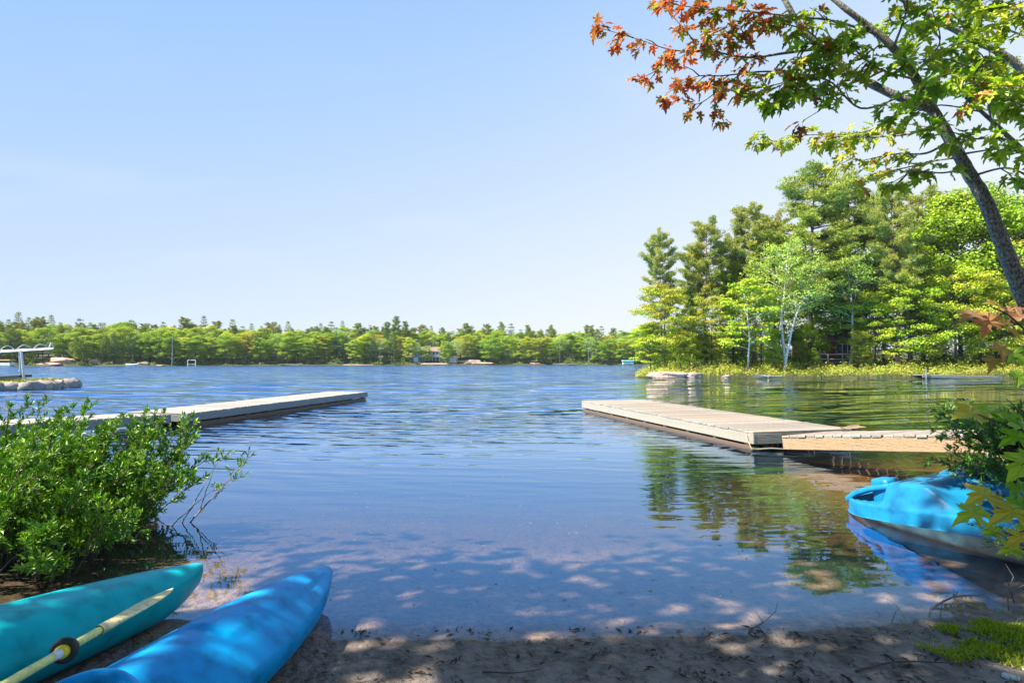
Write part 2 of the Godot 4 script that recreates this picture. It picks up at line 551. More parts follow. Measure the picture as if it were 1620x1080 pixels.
# broad-leaved tree: {trunk, crown}
func broadleaf(H: float, R: float, base: float, nl: int, leaves: int, leaf: float, cols: Array, flat := 0.55, lean := Vector3.ZERO, bark: Material = null, rt := 0.013) -> Dictionary:
	var t := MB.new()
	var c := MB.new()
	var pts := []
	var rad := []
	var wob := Vector3(rr(-1, 1), 0, rr(-1, 1)) * H * 0.03
	for i in 9:
		var f := i / 8.0
		pts.append(Vector3(0, H * 0.93 * f, 0) + lean * H * f * f + wob * sin(f * 4.0) + Vector3(rr(-1, 1), 0, rr(-1, 1)) * H * 0.006)
		rad.append(H * rt * (1.0 - 0.88 * f) * (1.35 if i == 0 else 1.0))
	t.tube(pts, rad, 8)
	var clumps := []
	for i in nl:
		var f: float = base + (1.0 - base) * (i + rr(0, 0.8)) / nl
		var g := (f - base) / (1.0 - base)
		var prof := sqrt(maxf(0.06, 1.0 - pow((g - 0.38) / 0.66, 2.0)))
		var at := f * 0.9 * 8.0
		var k := mini(int(at), 7)
		var p: Vector3 = pts[k].lerp(pts[k + 1], at - k)
		var az := i * 2.4 + rr(-0.5, 0.5)
		var reach := R * prof * rr(0.62, 1.08)
		var up := lerpf(0.15, 0.9, g) * reach * rr(0.6, 1.1) + H * 0.02
		var e := p + Vector3(cos(az) * reach, up, sin(az) * reach)
		var m := p.lerp(e, 0.5) + Vector3(0, reach * 0.07, 0) + rvec() * reach * 0.06
		var r0: float = maxf(0.012, H * rt * 0.42 * (1.0 - f * 0.7))
		t.tube([p, m, e], [r0, r0 * 0.6, r0 * 0.2], 5, Color.WHITE, false)
		var rc := R * rr(0.17, 0.30)
		clumps.append([e, rc])
		clumps.append([m.lerp(e, 0.4) + rvec() * rc * 0.6, rc * 0.9])
		var side := Vector3(-sin(az), 0, cos(az))
		for s in [-1.0, 1.0]:
			if rng.randf() < 0.75:
				var q: Vector3 = p.lerp(e, rr(0.55, 0.85)) + side * s * reach * rr(0.25, 0.45) + Vector3(0, rr(-0.05, 0.2) * reach, 0)
				t.tube([p.lerp(e, 0.45), q], [r0 * 0.4, r0 * 0.15], 4, Color.WHITE, false)
				clumps.append([q, rc * rr(0.7, 1.0)])
	clumps.append([pts[8], R * 0.22])
	var tw := 0.0
	for q in clumps: tw += q[1] * q[1]
	for q in clumps:
		var rc: float = q[1]
		var n := int(leaves * rc * rc / tw)
		var base_col: Color = cols[rng.randi() % cols.size()].lerp(cols[rng.randi() % cols.size()], rng.randf())
		for i in n:
			var dir := rvec()
			if dir.y < -0.2 and rng.randf() < 0.6: dir.y = -dir.y
			var p: Vector3 = q[0] + dir * Vector3(1, flat, 1) * rc * pow(rng.randf(), 0.4) * rr(0.8, 1.25)
			var nn := (dir * 0.5 + Vector3.UP * 0.7 + rvec() * 0.7).normalized()
			kite(c, p, nn, leaf * rr(0.7, 1.3), leaf * rr(0.5, 0.8), tone(base_col, 0.22))
	return {"trunk": t.mesh(bark if bark else M.bark), "crown": c.mesh(M.leaf, false), "h": H}

func tuft(c: MB, p: Vector3, dir: Vector3, l: float, n: int, col: Color) -> void:
	for i in n:
		var q := (dir * 0.8 + rvec()).normalized()
		var s := q.cross(rvec()).normalized() * l * 0.075
		var k := c.v.size()
		c.v.append(p - s); c.v.append(p + s); c.v.append(p + q * l * rr(0.7, 1.2))
		c.c.append(col); c.c.append(col); c.c.append(col)
		c.ix.append(k); c.ix.append(k + 1); c.ix.append(k + 2)

# conifer: whorls of branches that carry tufts of needles
func conifer(H: float, R: float, base: float, whorls: int, per: int, tufts: int, l: float, cols: Array, shape: float, rise: float, bark: Material, dead := 0.0, needles := 7, droop := 0.0) -> Dictionary:
	var t := MB.new()
	var c := MB.new()
	var pts := []
	var rad := []
	var wob := Vector3(rr(-1, 1), 0, rr(-1, 1)) * H * 0.012
	for i in 11:
		var f := i / 10.0
		pts.append(Vector3(0, H * f, 0) + wob * sin(f * 5.0))
		rad.append(H * 0.0125 * (1.0 - 0.93 * f) * (1.3 if i == 0 else 1.0))
	t.tube(pts, rad, 8)
	if dead > 0.0:
		for i in 16:
			var f := lerpf(base * 0.35, base * 1.05, rng.randf())
			var az := rr(0, TAU)
			var k := mini(int(f * 10), 9)
			var p: Vector3 = pts[k].lerp(pts[k + 1], f * 10 - k)
			var e := p + Vector3(cos(az), rr(-0.1, 0.25), sin(az)) * R * dead * rr(0.3, 0.8)
			t.tube([p, e], [0.025, 0.008], 4, Color.WHITE, false)
	for w in whorls:
		var g := (w + rr(0.0, 0.7)) / whorls
		var f := base + (1.0 - base) * g
		var k := mini(int(f * 10), 9)
		var p: Vector3 = pts[k].lerp(pts[k + 1], f * 10 - k)
		var prof := pow(1.0 - g * 0.96, shape) * (0.55 + 0.45 * smoothstep(0.0, 0.25, g))
		var a0 := rr(0, TAU)
		for j in per:
			if rng.randf() < 0.12: continue
			var az := a0 + TAU * j / per + rr(-0.4, 0.4)
			var reach := R * prof * rr(0.6, 1.12) + 0.25
			var dir := Vector3(cos(az), 0, sin(az))
			var e := p + dir * reach + Vector3(0, reach * (rise * lerpf(0.6, 1.5, g) - droop) * rr(0.6, 1.2), 0)
			var m := p.lerp(e, 0.55) - Vector3(0, reach * 0.09 * signf(rise + 0.01), 0)
			var r0 := maxf(0.012, reach * 0.011)
			t.tube([p, m, e], [r0 * 1.6, r0, r0 * 0.4], 4, Color.WHITE, false)
			var bc: Color = cols[rng.randi() % cols.size()].lerp(cols[rng.randi() % cols.size()], rng.randf())
			var side := Vector3(-sin(az), 0, cos(az))
			var n := maxi(3, int(tufts * reach / R))
			for i in n:
				var u := pow(rng.randf(), 0.6) * 0.85 + 0.18
				var sp := reach * 0.34 * (1.15 - u) * 1.4
				var at := (m.lerp(e, (u - 0.55) / 0.45) if u > 0.55 else p.lerp(m, u / 0.55)) + side * rr(-sp, sp) + Vector3(0, rr(-0.02, 0.10) * reach, 0)
				tuft(c, at, (dir * 0.7 + Vector3(0, 0.5 + rise, 0) + side * rr(-0.5, 0.5)).normalized(), l * rr(0.8, 1.25), needles, tone(bc, 0.18))
	for i in 5: tuft(c, pts[10] - Vector3(0, i * l * 0.5, 0), Vector3.UP, l, needles, tone(cols[0], 0.2))
	return {"trunk": t.mesh(bark), "crown": c.mesh(M.needle, false), "h": H}

# open-crowned pine: irregular branches that end in rounded brushes of needles
func pine(H: float, R: float, base: float, nb: int, pom: float, tufts: int, l: float, cols: Array, rise: float, flat: float, bark: Material, peak := 0.3, dead := 0.0) -> Dictionary:
	var t := MB.new()
	var c := MB.new()
	var pts := []
	var rad := []
	var wob := Vector3(rr(-1, 1), 0, rr(-1, 1)) * H * 0.014
	for i in 11:
		var f := i / 10.0
		pts.append(Vector3(0, H * 0.97 * f, 0) + wob * sin(f * 5.0))
		rad.append(H * 0.0125 * (1.0 - 0.9 * f) * (1.3 if i == 0 else 1.0))
	t.tube(pts, rad, 8)
	for i in int(14 * dead):
		var f := lerpf(base * 0.35, base * 1.05, rng.randf())
		var az := rr(0, TAU)
		var k := mini(int(f * 10), 9)
		var p: Vector3 = pts[k].lerp(pts[k + 1], f * 10 - k)
		t.tube([p, p + Vector3(cos(az), rr(-0.1, 0.25), sin(az)) * R * rr(0.25, 0.6)], [0.025, 0.008], 4, Color.WHITE, false)
	for i in nb:
		var g := (i + rr(0, 1.0)) / nb
		var f := base + (1.0 - base) * g
		var k := mini(int(f * 10), 9)
		var p: Vector3 = pts[k].lerp(pts[k + 1], f * 10 - k)
		var prof := sqrt(maxf(0.04, 1.0 - pow((g - peak) / (0.74 if g > peak else peak + 0.25), 2.0))) if peak > 0.1 else pow(1.0 - 0.94 * g, 0.75)
		var az := i * 2.4 + rr(-0.7, 0.7)
		var reach := R * prof * (rr(0.5, 1.0) if rng.randf() < 0.8 else rr(0.95, 1.25)) + 0.2
		var dir := Vector3(cos(az), 0, sin(az))
		var e := p + dir * reach + Vector3(0, reach * rise * lerpf(0.5, 1.7, g) * rr(0.4, 1.3), 0)
		var m := p.lerp(e, 0.55) - Vector3(0, reach * 0.08, 0)
		var r0 := maxf(0.015, reach * 0.013)
		t.tube([p, m, e], [r0 * 1.6, r0, r0 * 0.4], 4, Color.WHITE, false)
		var bc: Color = cols[rng.randi() % cols.size()].lerp(cols[rng.randi() % cols.size()], rng.randf())
		var side := Vector3(-sin(az), 0, cos(az))
		var n := 1 + int(reach / (pom * 0.85))
		for q in n:
			var u := lerpf(0.35, 1.0, (q + 1.0) / n)
			var at := m.lerp(e, (u - 0.55) / 0.45) if u > 0.55 else p.lerp(m, u / 0.55)
			at += side * rr(-0.35, 0.35) * reach * (1.1 - u) + Vector3(0, rr(0.0, 0.12) * reach, 0)
			var pr := pom * rr(0.7, 1.2)
			for j in tufts:
				var d := rvec()
				d.y = d.y * 0.8 + 0.2
				var o := at + (d * Vector3(1, flat, 1) + dir * d.dot(dir) * (1.0 - flat)) * pr * pow(rng.randf(), 0.5)
				tuft(c, o, (d * 0.6 + Vector3(0, 0.6, 0) + dir * 0.4).normalized(), l * rr(0.75, 1.2), 6, tone(bc, 0.2))
	return {"trunk": t.mesh(bark), "crown": c.mesh(M.needle, false), "h": H}

func plant(kind: Dictionary, called: String, label: String, x: float, d: float, height: float, wide := 1.0, turn := -1.0, tint: Material = null, group := "", category := "tree") -> Node3D:
	var o := thing(called, label, category, V(x, land(x, d) - 0.12, d), turn if turn >= 0.0 else rr(0, TAU), group)
	var s: float = height / kind.h
	o.scale = Vector3(s * wide, s, s * wide)
	obj("trunk", kind.trunk, o)
	obj("crown", kind.crown, o, tint)
	return o

func tinted(base: StandardMaterial3D, c: Color) -> StandardMaterial3D:
	var m: StandardMaterial3D = base.duplicate()
	m.albedo_color = Color(minf(c.r, 1.0), minf(c.g, 1.0), minf(c.b, 1.0)).linear_to_srgb()
	return m

var K := {}
var TINT := {}

func make_tree_kinds() -> void:
	rng.seed = 101
	var lime := [Color(0.410, 0.482, 0.033), Color(0.319, 0.448, 0.028), Color(0.467, 0.504, 0.050)]
	var green := [Color(0.274, 0.403, 0.024), Color(0.331, 0.448, 0.031), Color(0.205, 0.336, 0.022)]
	var deep := [Color(0.091, 0.190, 0.033), Color(0.125, 0.235, 0.033)]
	var gold := [Color(0.467, 0.448, 0.050), Color(0.376, 0.459, 0.039), Color(0.490, 0.370, 0.055)]
	var pale := [Color(0.353, 0.482, 0.099), Color(0.296, 0.437, 0.083), Color(0.399, 0.504, 0.110)]
	K.lime = []; K.green = []; K.gold = []; K.pale = []
	for i in 3: K.lime.append(broadleaf(12.0, rr(3.6, 4.3), rr(0.14, 0.2), 36, 15000, 0.24, lime, [0.4, 0.62, 0.5][i]))
	for i in 3: K.green.append(broadleaf(12.0, rr(3.6, 4.4), rr(0.14, 0.22), 36, 15000, 0.24, green, [0.7, 0.5, 0.8][i]))
	for i in 2: K.gold.append(broadleaf(12.0, rr(3.4, 4.0), rr(0.14, 0.22), 34, 13000, 0.24, gold, 0.42))
	for i in 2: K.pale.append(broadleaf(12.0, rr(2.8, 3.3), 0.46, 28, 7000, 0.18, pale, 0.8, Vector3.ZERO, M.bark_birch, 0.012))
	K.lean = [broadleaf(12.0, 3.0, 0.62, 22, 5200, 0.18, pale, 0.7, Vector3(0.36, 0, 0.05), M.bark_birch, 0.013)]
	K.young = [broadleaf(8.0, 2.4, 0.3, 24, 5000, 0.24, lime, 0.35, Vector3.ZERO, M.bark_birch, 0.011), broadleaf(8.0, 2.6, 0.15, 24, 6000, 0.24, lime, 0.35)]
	var rp := [Color(0.213, 0.268, 0.039), Color(0.325, 0.329, 0.044), Color(0.237, 0.293, 0.050)]
	K.redpine = []
	for i in 4: K.redpine.append(pine(18.0, rr(2.2, 2.7), rr(0.34, 0.44), 64, 0.48, 30, 0.30, rp, 0.36, 0.7, M.bark_red, 0.40, 1.0))
	var wp := [Color(0.167, 0.250, 0.035), Color(0.250, 0.325, 0.040), Color(0.306, 0.353, 0.049)]
	K.whitepine = []
	for i in 3: K.whitepine.append(pine(22.0, rr(6.4, 7.4), rr(0.24, 0.32), 66, 0.72, 44, 0.36, wp, 0.30, 0.26, M.bark_dark, -0.02, 0.5))
	var sp := [Color(0.069, 0.146, 0.039), Color(0.100, 0.183, 0.050)]
	K.spire = []
	for i in 3: K.spire.append(conifer(17.0, rr(2.4, 3.0), rr(0.22, 0.34), 17, 5, 26, 0.5, wp, rr(0.55, 0.8), rr(0.1, 0.35), M.bark_dark, 0.0, 7))
	K.spruce = []
	for i in 2: K.spruce.append(conifer(14.0, 2.6, 0.08, 30, 6, 17, 0.4, sp, 0.9, 0.05, M.bark_dark, 0.0, 7, 0.12))
	K.shade = []
	for i in 2: K.shade.append(broadleaf(14.0, 4.6, 0.42, 30, 3000, 0.36, [Color(0.09, 0.19, 0.02)], 0.6))
	for k in [["a", Color(1, 1, 1)], ["b", Color(0.84, 0.93, 0.9)], ["c", Color(1.0, 0.92, 0.9)], ["d", Color(0.75, 0.86, 0.8)]]:
		TINT["leaf_" + k[0]] = tinted(M.leaf, k[1])
		TINT["needle_" + k[0]] = tinted(M.needle, k[1])


# ---------------------------------------------------------------- the wooded point on the right
func build_point_trees() -> void:
	rng.seed = 202
	var G := "trees on the wooded point"
	# kind, variant, column of the trunk, depth, row of the top, width, label
	var list := [
		["redpine", 0, 1046, 65.0, 368, 0.95, "slim red pine at the left tip of the wooded point, top standing free"],
		["gold", 0, 1052, 61.5, 448, 1.0, "yellow green leafy tree below the slim red pine at the left tip of the point"],
		["lime", 0, 1030, 62.0, 505, 1.1, "low bright leafy tree leaning over the water at the left tip of the point"],
		["lime", 1, 1078, 60.5, 492, 0.95, "small bright tree above the pale shore boulder on the point"],
		["redpine", 1, 1118, 66.0, 350, 1.15, "bushy topped red pine, second from the left on the point"],
		["redpine", 2, 1098, 69.0, 392, 1.0, "shorter red pine half hidden between the two leftmost pines on the point"],
		["gold", 1, 1128, 62.0, 462, 0.9, "yellowish tree in front of the second red pine from the left on the point"],
		["redpine", 3, 1192, 66.0, 326, 1.15, "tall red pine with a rounded double top left of the great white pine"],
		["redpine", 0, 1225, 69.0, 340, 1.0, "red pine close behind and right of the double topped red pine"],
		["redpine", 2, 1162, 68.0, 372, 0.95, "thin red pine with a bare lower trunk left of the double topped pine"],
		["spruce", 0, 1160, 64.5, 470, 1.0, "dark dense conifer in shade behind the bright young tree on the point"],
		["young", 0, 1181, 59.5, 438, 1.0, "bright lime young tree with a pale slender trunk near the driftwood"],
		["pale", 0, 1246, 60.6, 372, 1.0, "upright white birch with airy pale green crown left of the great white pine"],
		["lean", 0, 1242, 59.4, 402, 0.95, "leaning white birch with forked white trunk before the great white pine"],
		["whitepine", 0, 1288, 65.0, 256, 1.05, "great white pine with dark trunk, tallest tree on the point"],
		["whitepine", 1, 1348, 68.0, 270, 1.1, "second great white pine, just behind and right of the tallest one"],
		["pale", 1, 1345, 63.5, 386, 1.15, "pale green airy tree in front of the two great white pines"],
		["green", 0, 1325, 66.5, 420, 0.85, "mid green leafy tree beside the red cottage on the point"],
		["spruce", 1, 1232, 65.5, 468, 0.9, "dark conifer in the shade between the two birches on the point"],
		["redpine", 1, 1419, 60.2, 288, 0.95, "tall thin red pine with long bare pinkish trunk right of the white pines"],
		["redpine", 3, 1462, 69.0, 300, 1.05, "red pine right of the long bare pinkish trunk"],
		["lime", 2, 1440, 60.5, 436, 1.15, "layered lime green maple leaning over the grey shore dock"],
		["lime", 0, 1382, 61.5, 455, 1.0, "bright leafy tree between the red cottage and the grey shore dock"],
		["green", 1, 1398, 66.0, 362, 0.9, "mid green tree behind the long bare pine trunk"],
		["green", 2, 1520, 67.0, 298, 1.05, "tall mid green maple behind the right end of the grey shore dock"],
		["lime", 1, 1515, 61.0, 410, 1.1, "lime green layered maple above the right end of the grey shore dock"],
		["green", 0, 1578, 66.0, 312, 1.1, "tall fresh green tree behind the big maple trunk at the right"],
		["lime", 2, 1585, 61.0, 440, 1.1, "low bright tree just left of the big maple trunk"],
		["gold", 0, 1638, 68.0, 330, 1.15, "yellowish tall tree behind the big maple trunk at the right edge"],
		["lime", 0, 1665, 61.0, 430, 1.1, "bright low tree at the right edge of the wooded point"],
		["spruce", 0, 1345, 68.0, 462, 1.0, "dark conifer behind the red cottage on the point"],
		["spruce", 1, 1480, 66.0, 455, 1.0, "dark conifer between the lime maples on the right of the point"],
		["spruce", 0, 1552, 65.0, 470, 1.1, "dark conifer low behind the lime trees at the right of the point"],
		["green", 1, 1090, 64.5, 500, 0.85, "low green tree in the shade under the leftmost pines"],
		["spruce", 1, 1118, 63.5, 505, 0.9, "small dark conifer in the undergrowth below the second pine from the left"],
		["green", 2, 1278, 63.8, 510, 0.8, "small green tree at the foot of the leaning birch"],
		["lime", 1, 1222, 60.4, 530, 0.8, "lime sapling low on the shore at the foot of the birches"],
		["gold", 1, 1365, 60.2, 520, 0.9, "yellow green sapling on the shore right of the red cottage"],
		["green", 0, 1205, 63.0, 455, 0.85, "mid green tree right of the bright young tree with pale trunk"],
		["green", 2, 1172, 71.0, 425, 1.0, "green crown deep in the wood behind the double topped pine"],
		["green", 1, 1290, 73.0, 400, 1.1, "green crown deep in the wood behind the great white pine"],
		["green", 0, 1440, 72.0, 350, 1.1, "green crown deep in the wood right of the white pines"],
		["green", 2, 1640, 73.0, 300, 1.2, "tall green crown deep in the wood at the right edge"],
		["green", 1, 1735, 68.0, 320, 1.1, "tall green tree beyond the right edge of the view"],
	]
	var tints := ["a", "b", "a", "c", "a"]
	var i := 0
	for e in list:
		var d: float = e[3]
		var x: float = (e[2] - 810.0) / F * d
		var top: float = EYE + (572.0 - e[4]) / F * d
		var kind: Dictionary = K[e[0]][e[1]]
		var called: String = {"redpine": "red_pine", "whitepine": "white_pine", "spruce": "dark_conifer", "pale": "birch_tree", "lean": "birch_tree", "young": "young_tree"}.get(e[0], "leafy_tree")
		var key := "needle_" if e[0] in ["redpine", "whitepine", "spruce"] else "leaf_"
		var turn := -1.0
		if e[0] == "lean": turn = 0.25
		plant(kind, called, e[6], x, d, top - land(x, d) + 0.1, e[5] * (0.82 if e[0] == "redpine" else 0.9 if e[0] in ["green", "lime"] and e[4] < 420 else 1.0), turn, TINT[key + tints[i % 5]], G)
		i += 1

func build_point_undergrowth() -> void:
	rng.seed = 303
	# the belt of low shrubs and sedge along the shore of the point
	var b := MB.new()
	var cols := [Color(0.38, 0.44, 0.05), Color(0.30, 0.40, 0.04), Color(0.42, 0.45, 0.07), Color(0.33, 0.37, 0.07), Color(0.40, 0.34, 0.08)]
	for i in 900:
		var x := rr(12.4, 66.0)
		var d := 57.6 + rr(0.0, 4.4) * rr(0.3, 1.0) - 0.035 * maxf(0.0, x - 20.0)
		if point_in(x, d) < 0.1: continue
		var h := rr(0.7, 1.5) * (0.55 + 0.4 * smoothstep(12.0, 20.0, x) + 0.45 * smoothstep(34.0, 44.0, x)) * (0.6 + 0.6 * clampf((d - 57.4) / 2.5, 0.0, 1.0))
		var col: Color = cols[rng.randi() % 5].lerp(cols[rng.randi() % 5], rng.randf())
		var y := land(x, d)
		for k in 46:
			var dir := rvec()
			dir.y = absf(dir.y)
			kite(b, V(x, y, d) + dir * Vector3(0.75, h, 0.6) * pow(rng.randf(), 0.4), (dir + rvec() * 0.6).normalized(), rr(0.12, 0.24), rr(0.06, 0.13), tone(col, 0.22))
	tag(obj("shoreline_shrubs", b.mesh(M.leaf, false)), "belt of low yellow green shrubs along the shore of the wooded point", "shrubs", "", "stuff")
	# straw coloured sedge at the water line
	var g := MB.new()
	for i in 5200:
		var x := rr(12.8, 68.0)
		if x < 19.5 and rng.randf() < 0.6: continue
		var d := 57.2 + rr(-0.35, 0.9) - 0.035 * maxf(0.0, x - 20.0)
		var p := V(x, maxf(land(x, d), -0.05), d)
		var lean := Vector3(rr(-0.2, 0.2), rr(0.25, 0.6) * (1.6 if x > 46.0 else 1.0), rr(-0.1, 0.2))
		g.tri(p - Vector3(0.02, 0, 0), p + Vector3(0.02, 0, 0), p + lean, tone(Color(0.34, 0.27, 0.15) if rng.randf() < 0.65 else Color(0.26, 0.30, 0.08), 0.25))
	tag(obj("shoreline_sedge", g.mesh(M.leaf, false)), "straw coloured sedge at the water line of the wooded point", "sedge", "", "stuff")
	# leafy understorey that fills the gaps between the trunks
	var u := MB.new()
	var uc := [Color(0.16, 0.27, 0.03), Color(0.22, 0.34, 0.035), Color(0.30, 0.38, 0.04), Color(0.11, 0.19, 0.025)]
	for i in 300:
		var x := rr(15.0, 70.0)
		var d := rr(61.5, 76.0)
		if point_in(x, d) < 2.2: continue
		if absf((810.0 + F * x / d) - 1310.0) < 40.0 and d < 70.0: continue
		var h := rr(0.9, 2.8)
		var col: Color = uc[rng.randi() % 4].lerp(uc[rng.randi() % 4], rng.randf())
		for k in 90:
			var dir := rvec()
			dir.y = absf(dir.y)
			kite(u, V(x, land(x, d) + 0.15, d) + dir * Vector3(1.1, h, 1.0) * pow(rng.randf(), 0.4), (dir + rvec() * 0.7).normalized(), rr(0.18, 0.32), rr(0.1, 0.18), tone(col, 0.25))
	tag(obj("undergrowth", u.mesh(M.leaf, false)), "leafy undergrowth filling the wood between the trunks on the point", "undergrowth", "", "stuff")

func rock_mesh(size: Vector3, seed_: int, m: Material, rough := 0.35, n := 14) -> ArrayMesh:
	var b := MB.new()
	var ns := FastNoiseLite.new()
	ns.seed = seed_
	ns.frequency = 0.9
	ns.fractal_octaves = 4
	var rows := []
	for i in n + 1:
		var row := []
		var th := PI * i / n
		for j in n * 2:
			var ph := TAU * j / (n * 2)
			var q := Vector3(sin(th) * cos(ph), cos(th), sin(th) * sin(ph))
			var box := q / maxf(absf(q.x), maxf(absf(q.y), absf(q.z)))
			q = q.lerp(box, 0.35) * (1.0 + rough * ns.get_noise_3dv(q * 1.3) * 1.4)
			row.append(q * size * 0.5)
		rows.append(row)
	b.sheet(rows, Color.WHITE, true, true)
	return b.mesh(m)

func rock(label: String, p: Vector3, size: Vector3, seed_: int, m: Material, group := "", rough := 0.35, turn := 0.0, called := "boulder") -> void:
	var o := obj(called, rock_mesh(size, seed_, m, rough))
	o.position = p
	o.rotation.y = turn
	tag(o, label, "rock", group)

func build_point_things() -> void:
	rng.seed = 404
	rock("broad pale pink boulder low on the water at the tip of the wooded point", V(15.7, 0.16, 57.3), Vector3(4.2, 0.85, 1.8), 3, M.rock_pink, "", 0.3, 0.1)
	rock("smaller rounded boulder just right of the broad pale one at the point", V(18.3, 0.14, 57.3), Vector3(1.8, 0.7, 1.1), 5, M.rock, "", 0.3, 0.4)
	rock("low dark flat rock at the far left tip of the wooded point", V(13.6, 0.02, 58.4), Vector3(1.6, 0.4, 0.9), 9, M.rock_grey)
	rock("small grey stone in the sedge left of the driftwood", V(21.5, 0.05, 57.1), Vector3(0.9, 0.45, 0.6), 12, M.rock)
	# driftwood
	var b := MB.new()
	b.tube([V(24.3, 0.3, 57.0), V(25.2, 0.2, 56.8), V(26.4, 0.14, 56.6), V(27.0, 0.1, 56.7)], [0.05, 0.09, 0.07, 0.03], 7)
	b.tube([V(24.4, 0.08, 56.7), V(25.6, 0.16, 56.6), V(26.2, 0.2, 56.7)], [0.05, 0.06, 0.02], 6)
	b.tube([V(25.2, 0.25, 56.8), V(25.5, 0.05, 56.5)], [0.08, 0.04], 5)
	tag(obj("driftwood", b.mesh(M.beam_grey)), "bleached driftwood log stranded at the shore of the wooded point", "driftwood")
	# the floating shore dock below the maples
	var dk := thing("shore_dock", "long low grey dock lying at the shore of the wooded point", "dock", V(43.8, 0, 56.2), 0.03)
	for i in 40:
		var m := MB.new()
		m.cbox(Transform3D(Basis.from_euler(Vector3(0, 0, rr(-0.01, 0.01))), Vector3(-3.9 + i * 0.195, 0.30 - 0.004 * i + rr(-0.004, 0.004), 0)), Vector3(0.18, 0.05, 1.7), 0.008)
		obj("plank", m.mesh(M.board_grey[rng.randi() % 4]), dk)
	for s in [-0.8, 0.8]:
		var m := MB.new()
		m.bar(Vector3(-3.95, 0.17, s), Vector3(3.9, 0.03, s), 0.08, 0.2)
		obj("beam", m.mesh(M.beam_grey), dk)
	var pm := MB.new()
	pm.tube([Vector3(-3.7, -0.6, 0.95), Vector3(-3.7, 0.95, 0.95)], [0.05, 0.05], 8)
	obj("post", pm.mesh(M.beam_grey), dk)
	# the red cottage in the trees
	var c := thing("cottage", "red cottage with white railed porch half hidden by the trees of the point", "cottage", V(38.6, land(38.6, 69.0) - 0.1, 69.0), -0.12)
	var red := mat(lin(0.30, 0.055, 0.04), 0.8, T.grain, Vector3(0.5, 5, 5))
	var roofm := mat(lin(0.26, 0.16, 0.14), 0.9, T.fine, Vector3(2, 2, 2))
	for i in 12:
		var m := MB.new()
		m.cbox(Transform3D(Basis(), Vector3(0, 0.75 + i * 0.22, 0)), Vector3(7.0, 0.205, 5.0), 0.02)
		obj("wall_board", m.mesh(red), c)
	for s in [-1.0, 1.0]:
		var m := MB.new()
		m.cbox(Transform3D(Basis.from_euler(Vector3(s * 0.42, 0, 0)), Vector3(0, 3.85, s * 1.6)), Vector3(8.0, 0.14, 3.9), 0.03)
		obj("roof", m.mesh(roofm), c)
	var pf := MB.new()
	pf.cbox(Transform3D(Basis(), Vector3(-0.4, 0.62, 3.4)), Vector3(6.4, 0.14, 1.8), 0.02)
	obj("porch_floor", pf.mesh(M.beam_grey), c)
	for i in 5:
		var m := MB.new()
		m.cbox(Transform3D(Basis(), Vector3(-3.5 + i * 1.55, 1.1, 4.2)), Vector3(0.1, 1.0, 0.1), 0.01)
		obj("railing_post", m.mesh(M.white), c)
	for y in [1.0, 1.55]:
		var m := MB.new()
		m.cbox(Transform3D(Basis(), Vector3(-0.4, y, 4.2)), Vector3(6.2, 0.09, 0.06), 0.01)
		obj("rail", m.mesh(M.white), c)
	for x in [-2.2, 0.3, 2.4]:
		var m := MB.new()
		m.cbox(Transform3D(Basis(), Vector3(x, 2.2, 2.53)), Vector3(1.3, 1.2, 0.08), 0.01)
		var w := obj("window", m.mesh(M.white), c)
		for k in [-0.3, 0.3]:
			var g := MB.new()
			g.cbox(Transform3D(Basis(), Vector3(x + k, 2.2, 2.585)), Vector3(0.5, 1.0, 0.02), 0.004)
			var gm := mat(lin(0.03, 0.04, 0.05), 0.08)
			obj("pane", g.mesh(gm), w)
	# orange kayak on the grass
	var kb := thing("orange_kayak", "small orange boat lying on the grass before the red cottage", "boat", V(34.6, land(34.6, 63.0) + 0.05, 63.0), 0.2)
	obj("hull", simple_hull(2.6, 0.6, 0.36, mat(lin(0.75, 0.16, 0.02), 0.4)), kb)
	var ck := MB.new()
	ck.tube([Vector3(-0.5, 0.38, 0.1), Vector3(0, 0.42, 0.2), Vector3(0.5, 0.38, 0.1), Vector3(0.5, 0.38, -0.1), Vector3(0, 0.42, -0.2), Vector3(-0.5, 0.38, -0.1), Vector3(-0.5, 0.38, 0.1)], [0.03, 0.03, 0.03, 0.03, 0.03, 0.03, 0.03], 6)
	obj("cockpit_rim", ck.mesh(M.black), kb)

# a small decked boat hull along x
func simple_hull(L: float, W: float, H: float, m: Material) -> ArrayMesh:
	var b := MB.new()
	var rows := []
	for i in 17:
		var t := i / 8.0 - 1.0
		var hw := maxf(0.01, W * 0.5 * pow(1.0 - pow(absf(t), 2.4), 0.8))
		var row := []
		for j in 12:
			var a := TAU * j / 12.0
			var y := sin(a)
			row.append(Vector3(t * L * 0.5, H * (0.5 + 0.5 * y) * (1.0 if y < 0 else 0.92) + 0.08 * t * t, cos(a) * hw * (1.0 if y > -0.5 else 0.8)))
		rows.append(row)
	b.sheet(rows, Color.WHITE, true, true)
	return b.mesh(m)


# ---------------------------------------------------------------- the far shore
func far_zone(px: float) -> String:
	var z := [[-1, "left of the orange topped boat"], [28, "behind the orange topped boat"], [62, "left of the pink slope"], [100, "above the pink slope's left half"], [135, "above the pink slope's right half"], [170, "right of the pink slope"], [205, "left of the low white boat"], [245, "behind the low white boat"], [290, "left of the swim frame"], [330, "behind the swim frame"], [380, "right of the swim frame"], [430, "far right of the swim frame"], [480, "above the far left dock"], [530, "right of the far left dock"], [575, "left of the tall pines"], [610, "below the tall pines, left"], [650, "below the tall pines, right"], [690, "behind the white cottage"], [730, "right of the white cottage"], [775, "behind the rocky bank"], [830, "right of the rocky bank"], [880, "above the reedy shore"], [930, "above the small pink rock"], [985, "behind the green roofed lift"], [1060, "behind the point's left tip"], [9999, "behind the wooded point"]]
	for e in z:
		if px < e[0]: return e[1]
	return ""

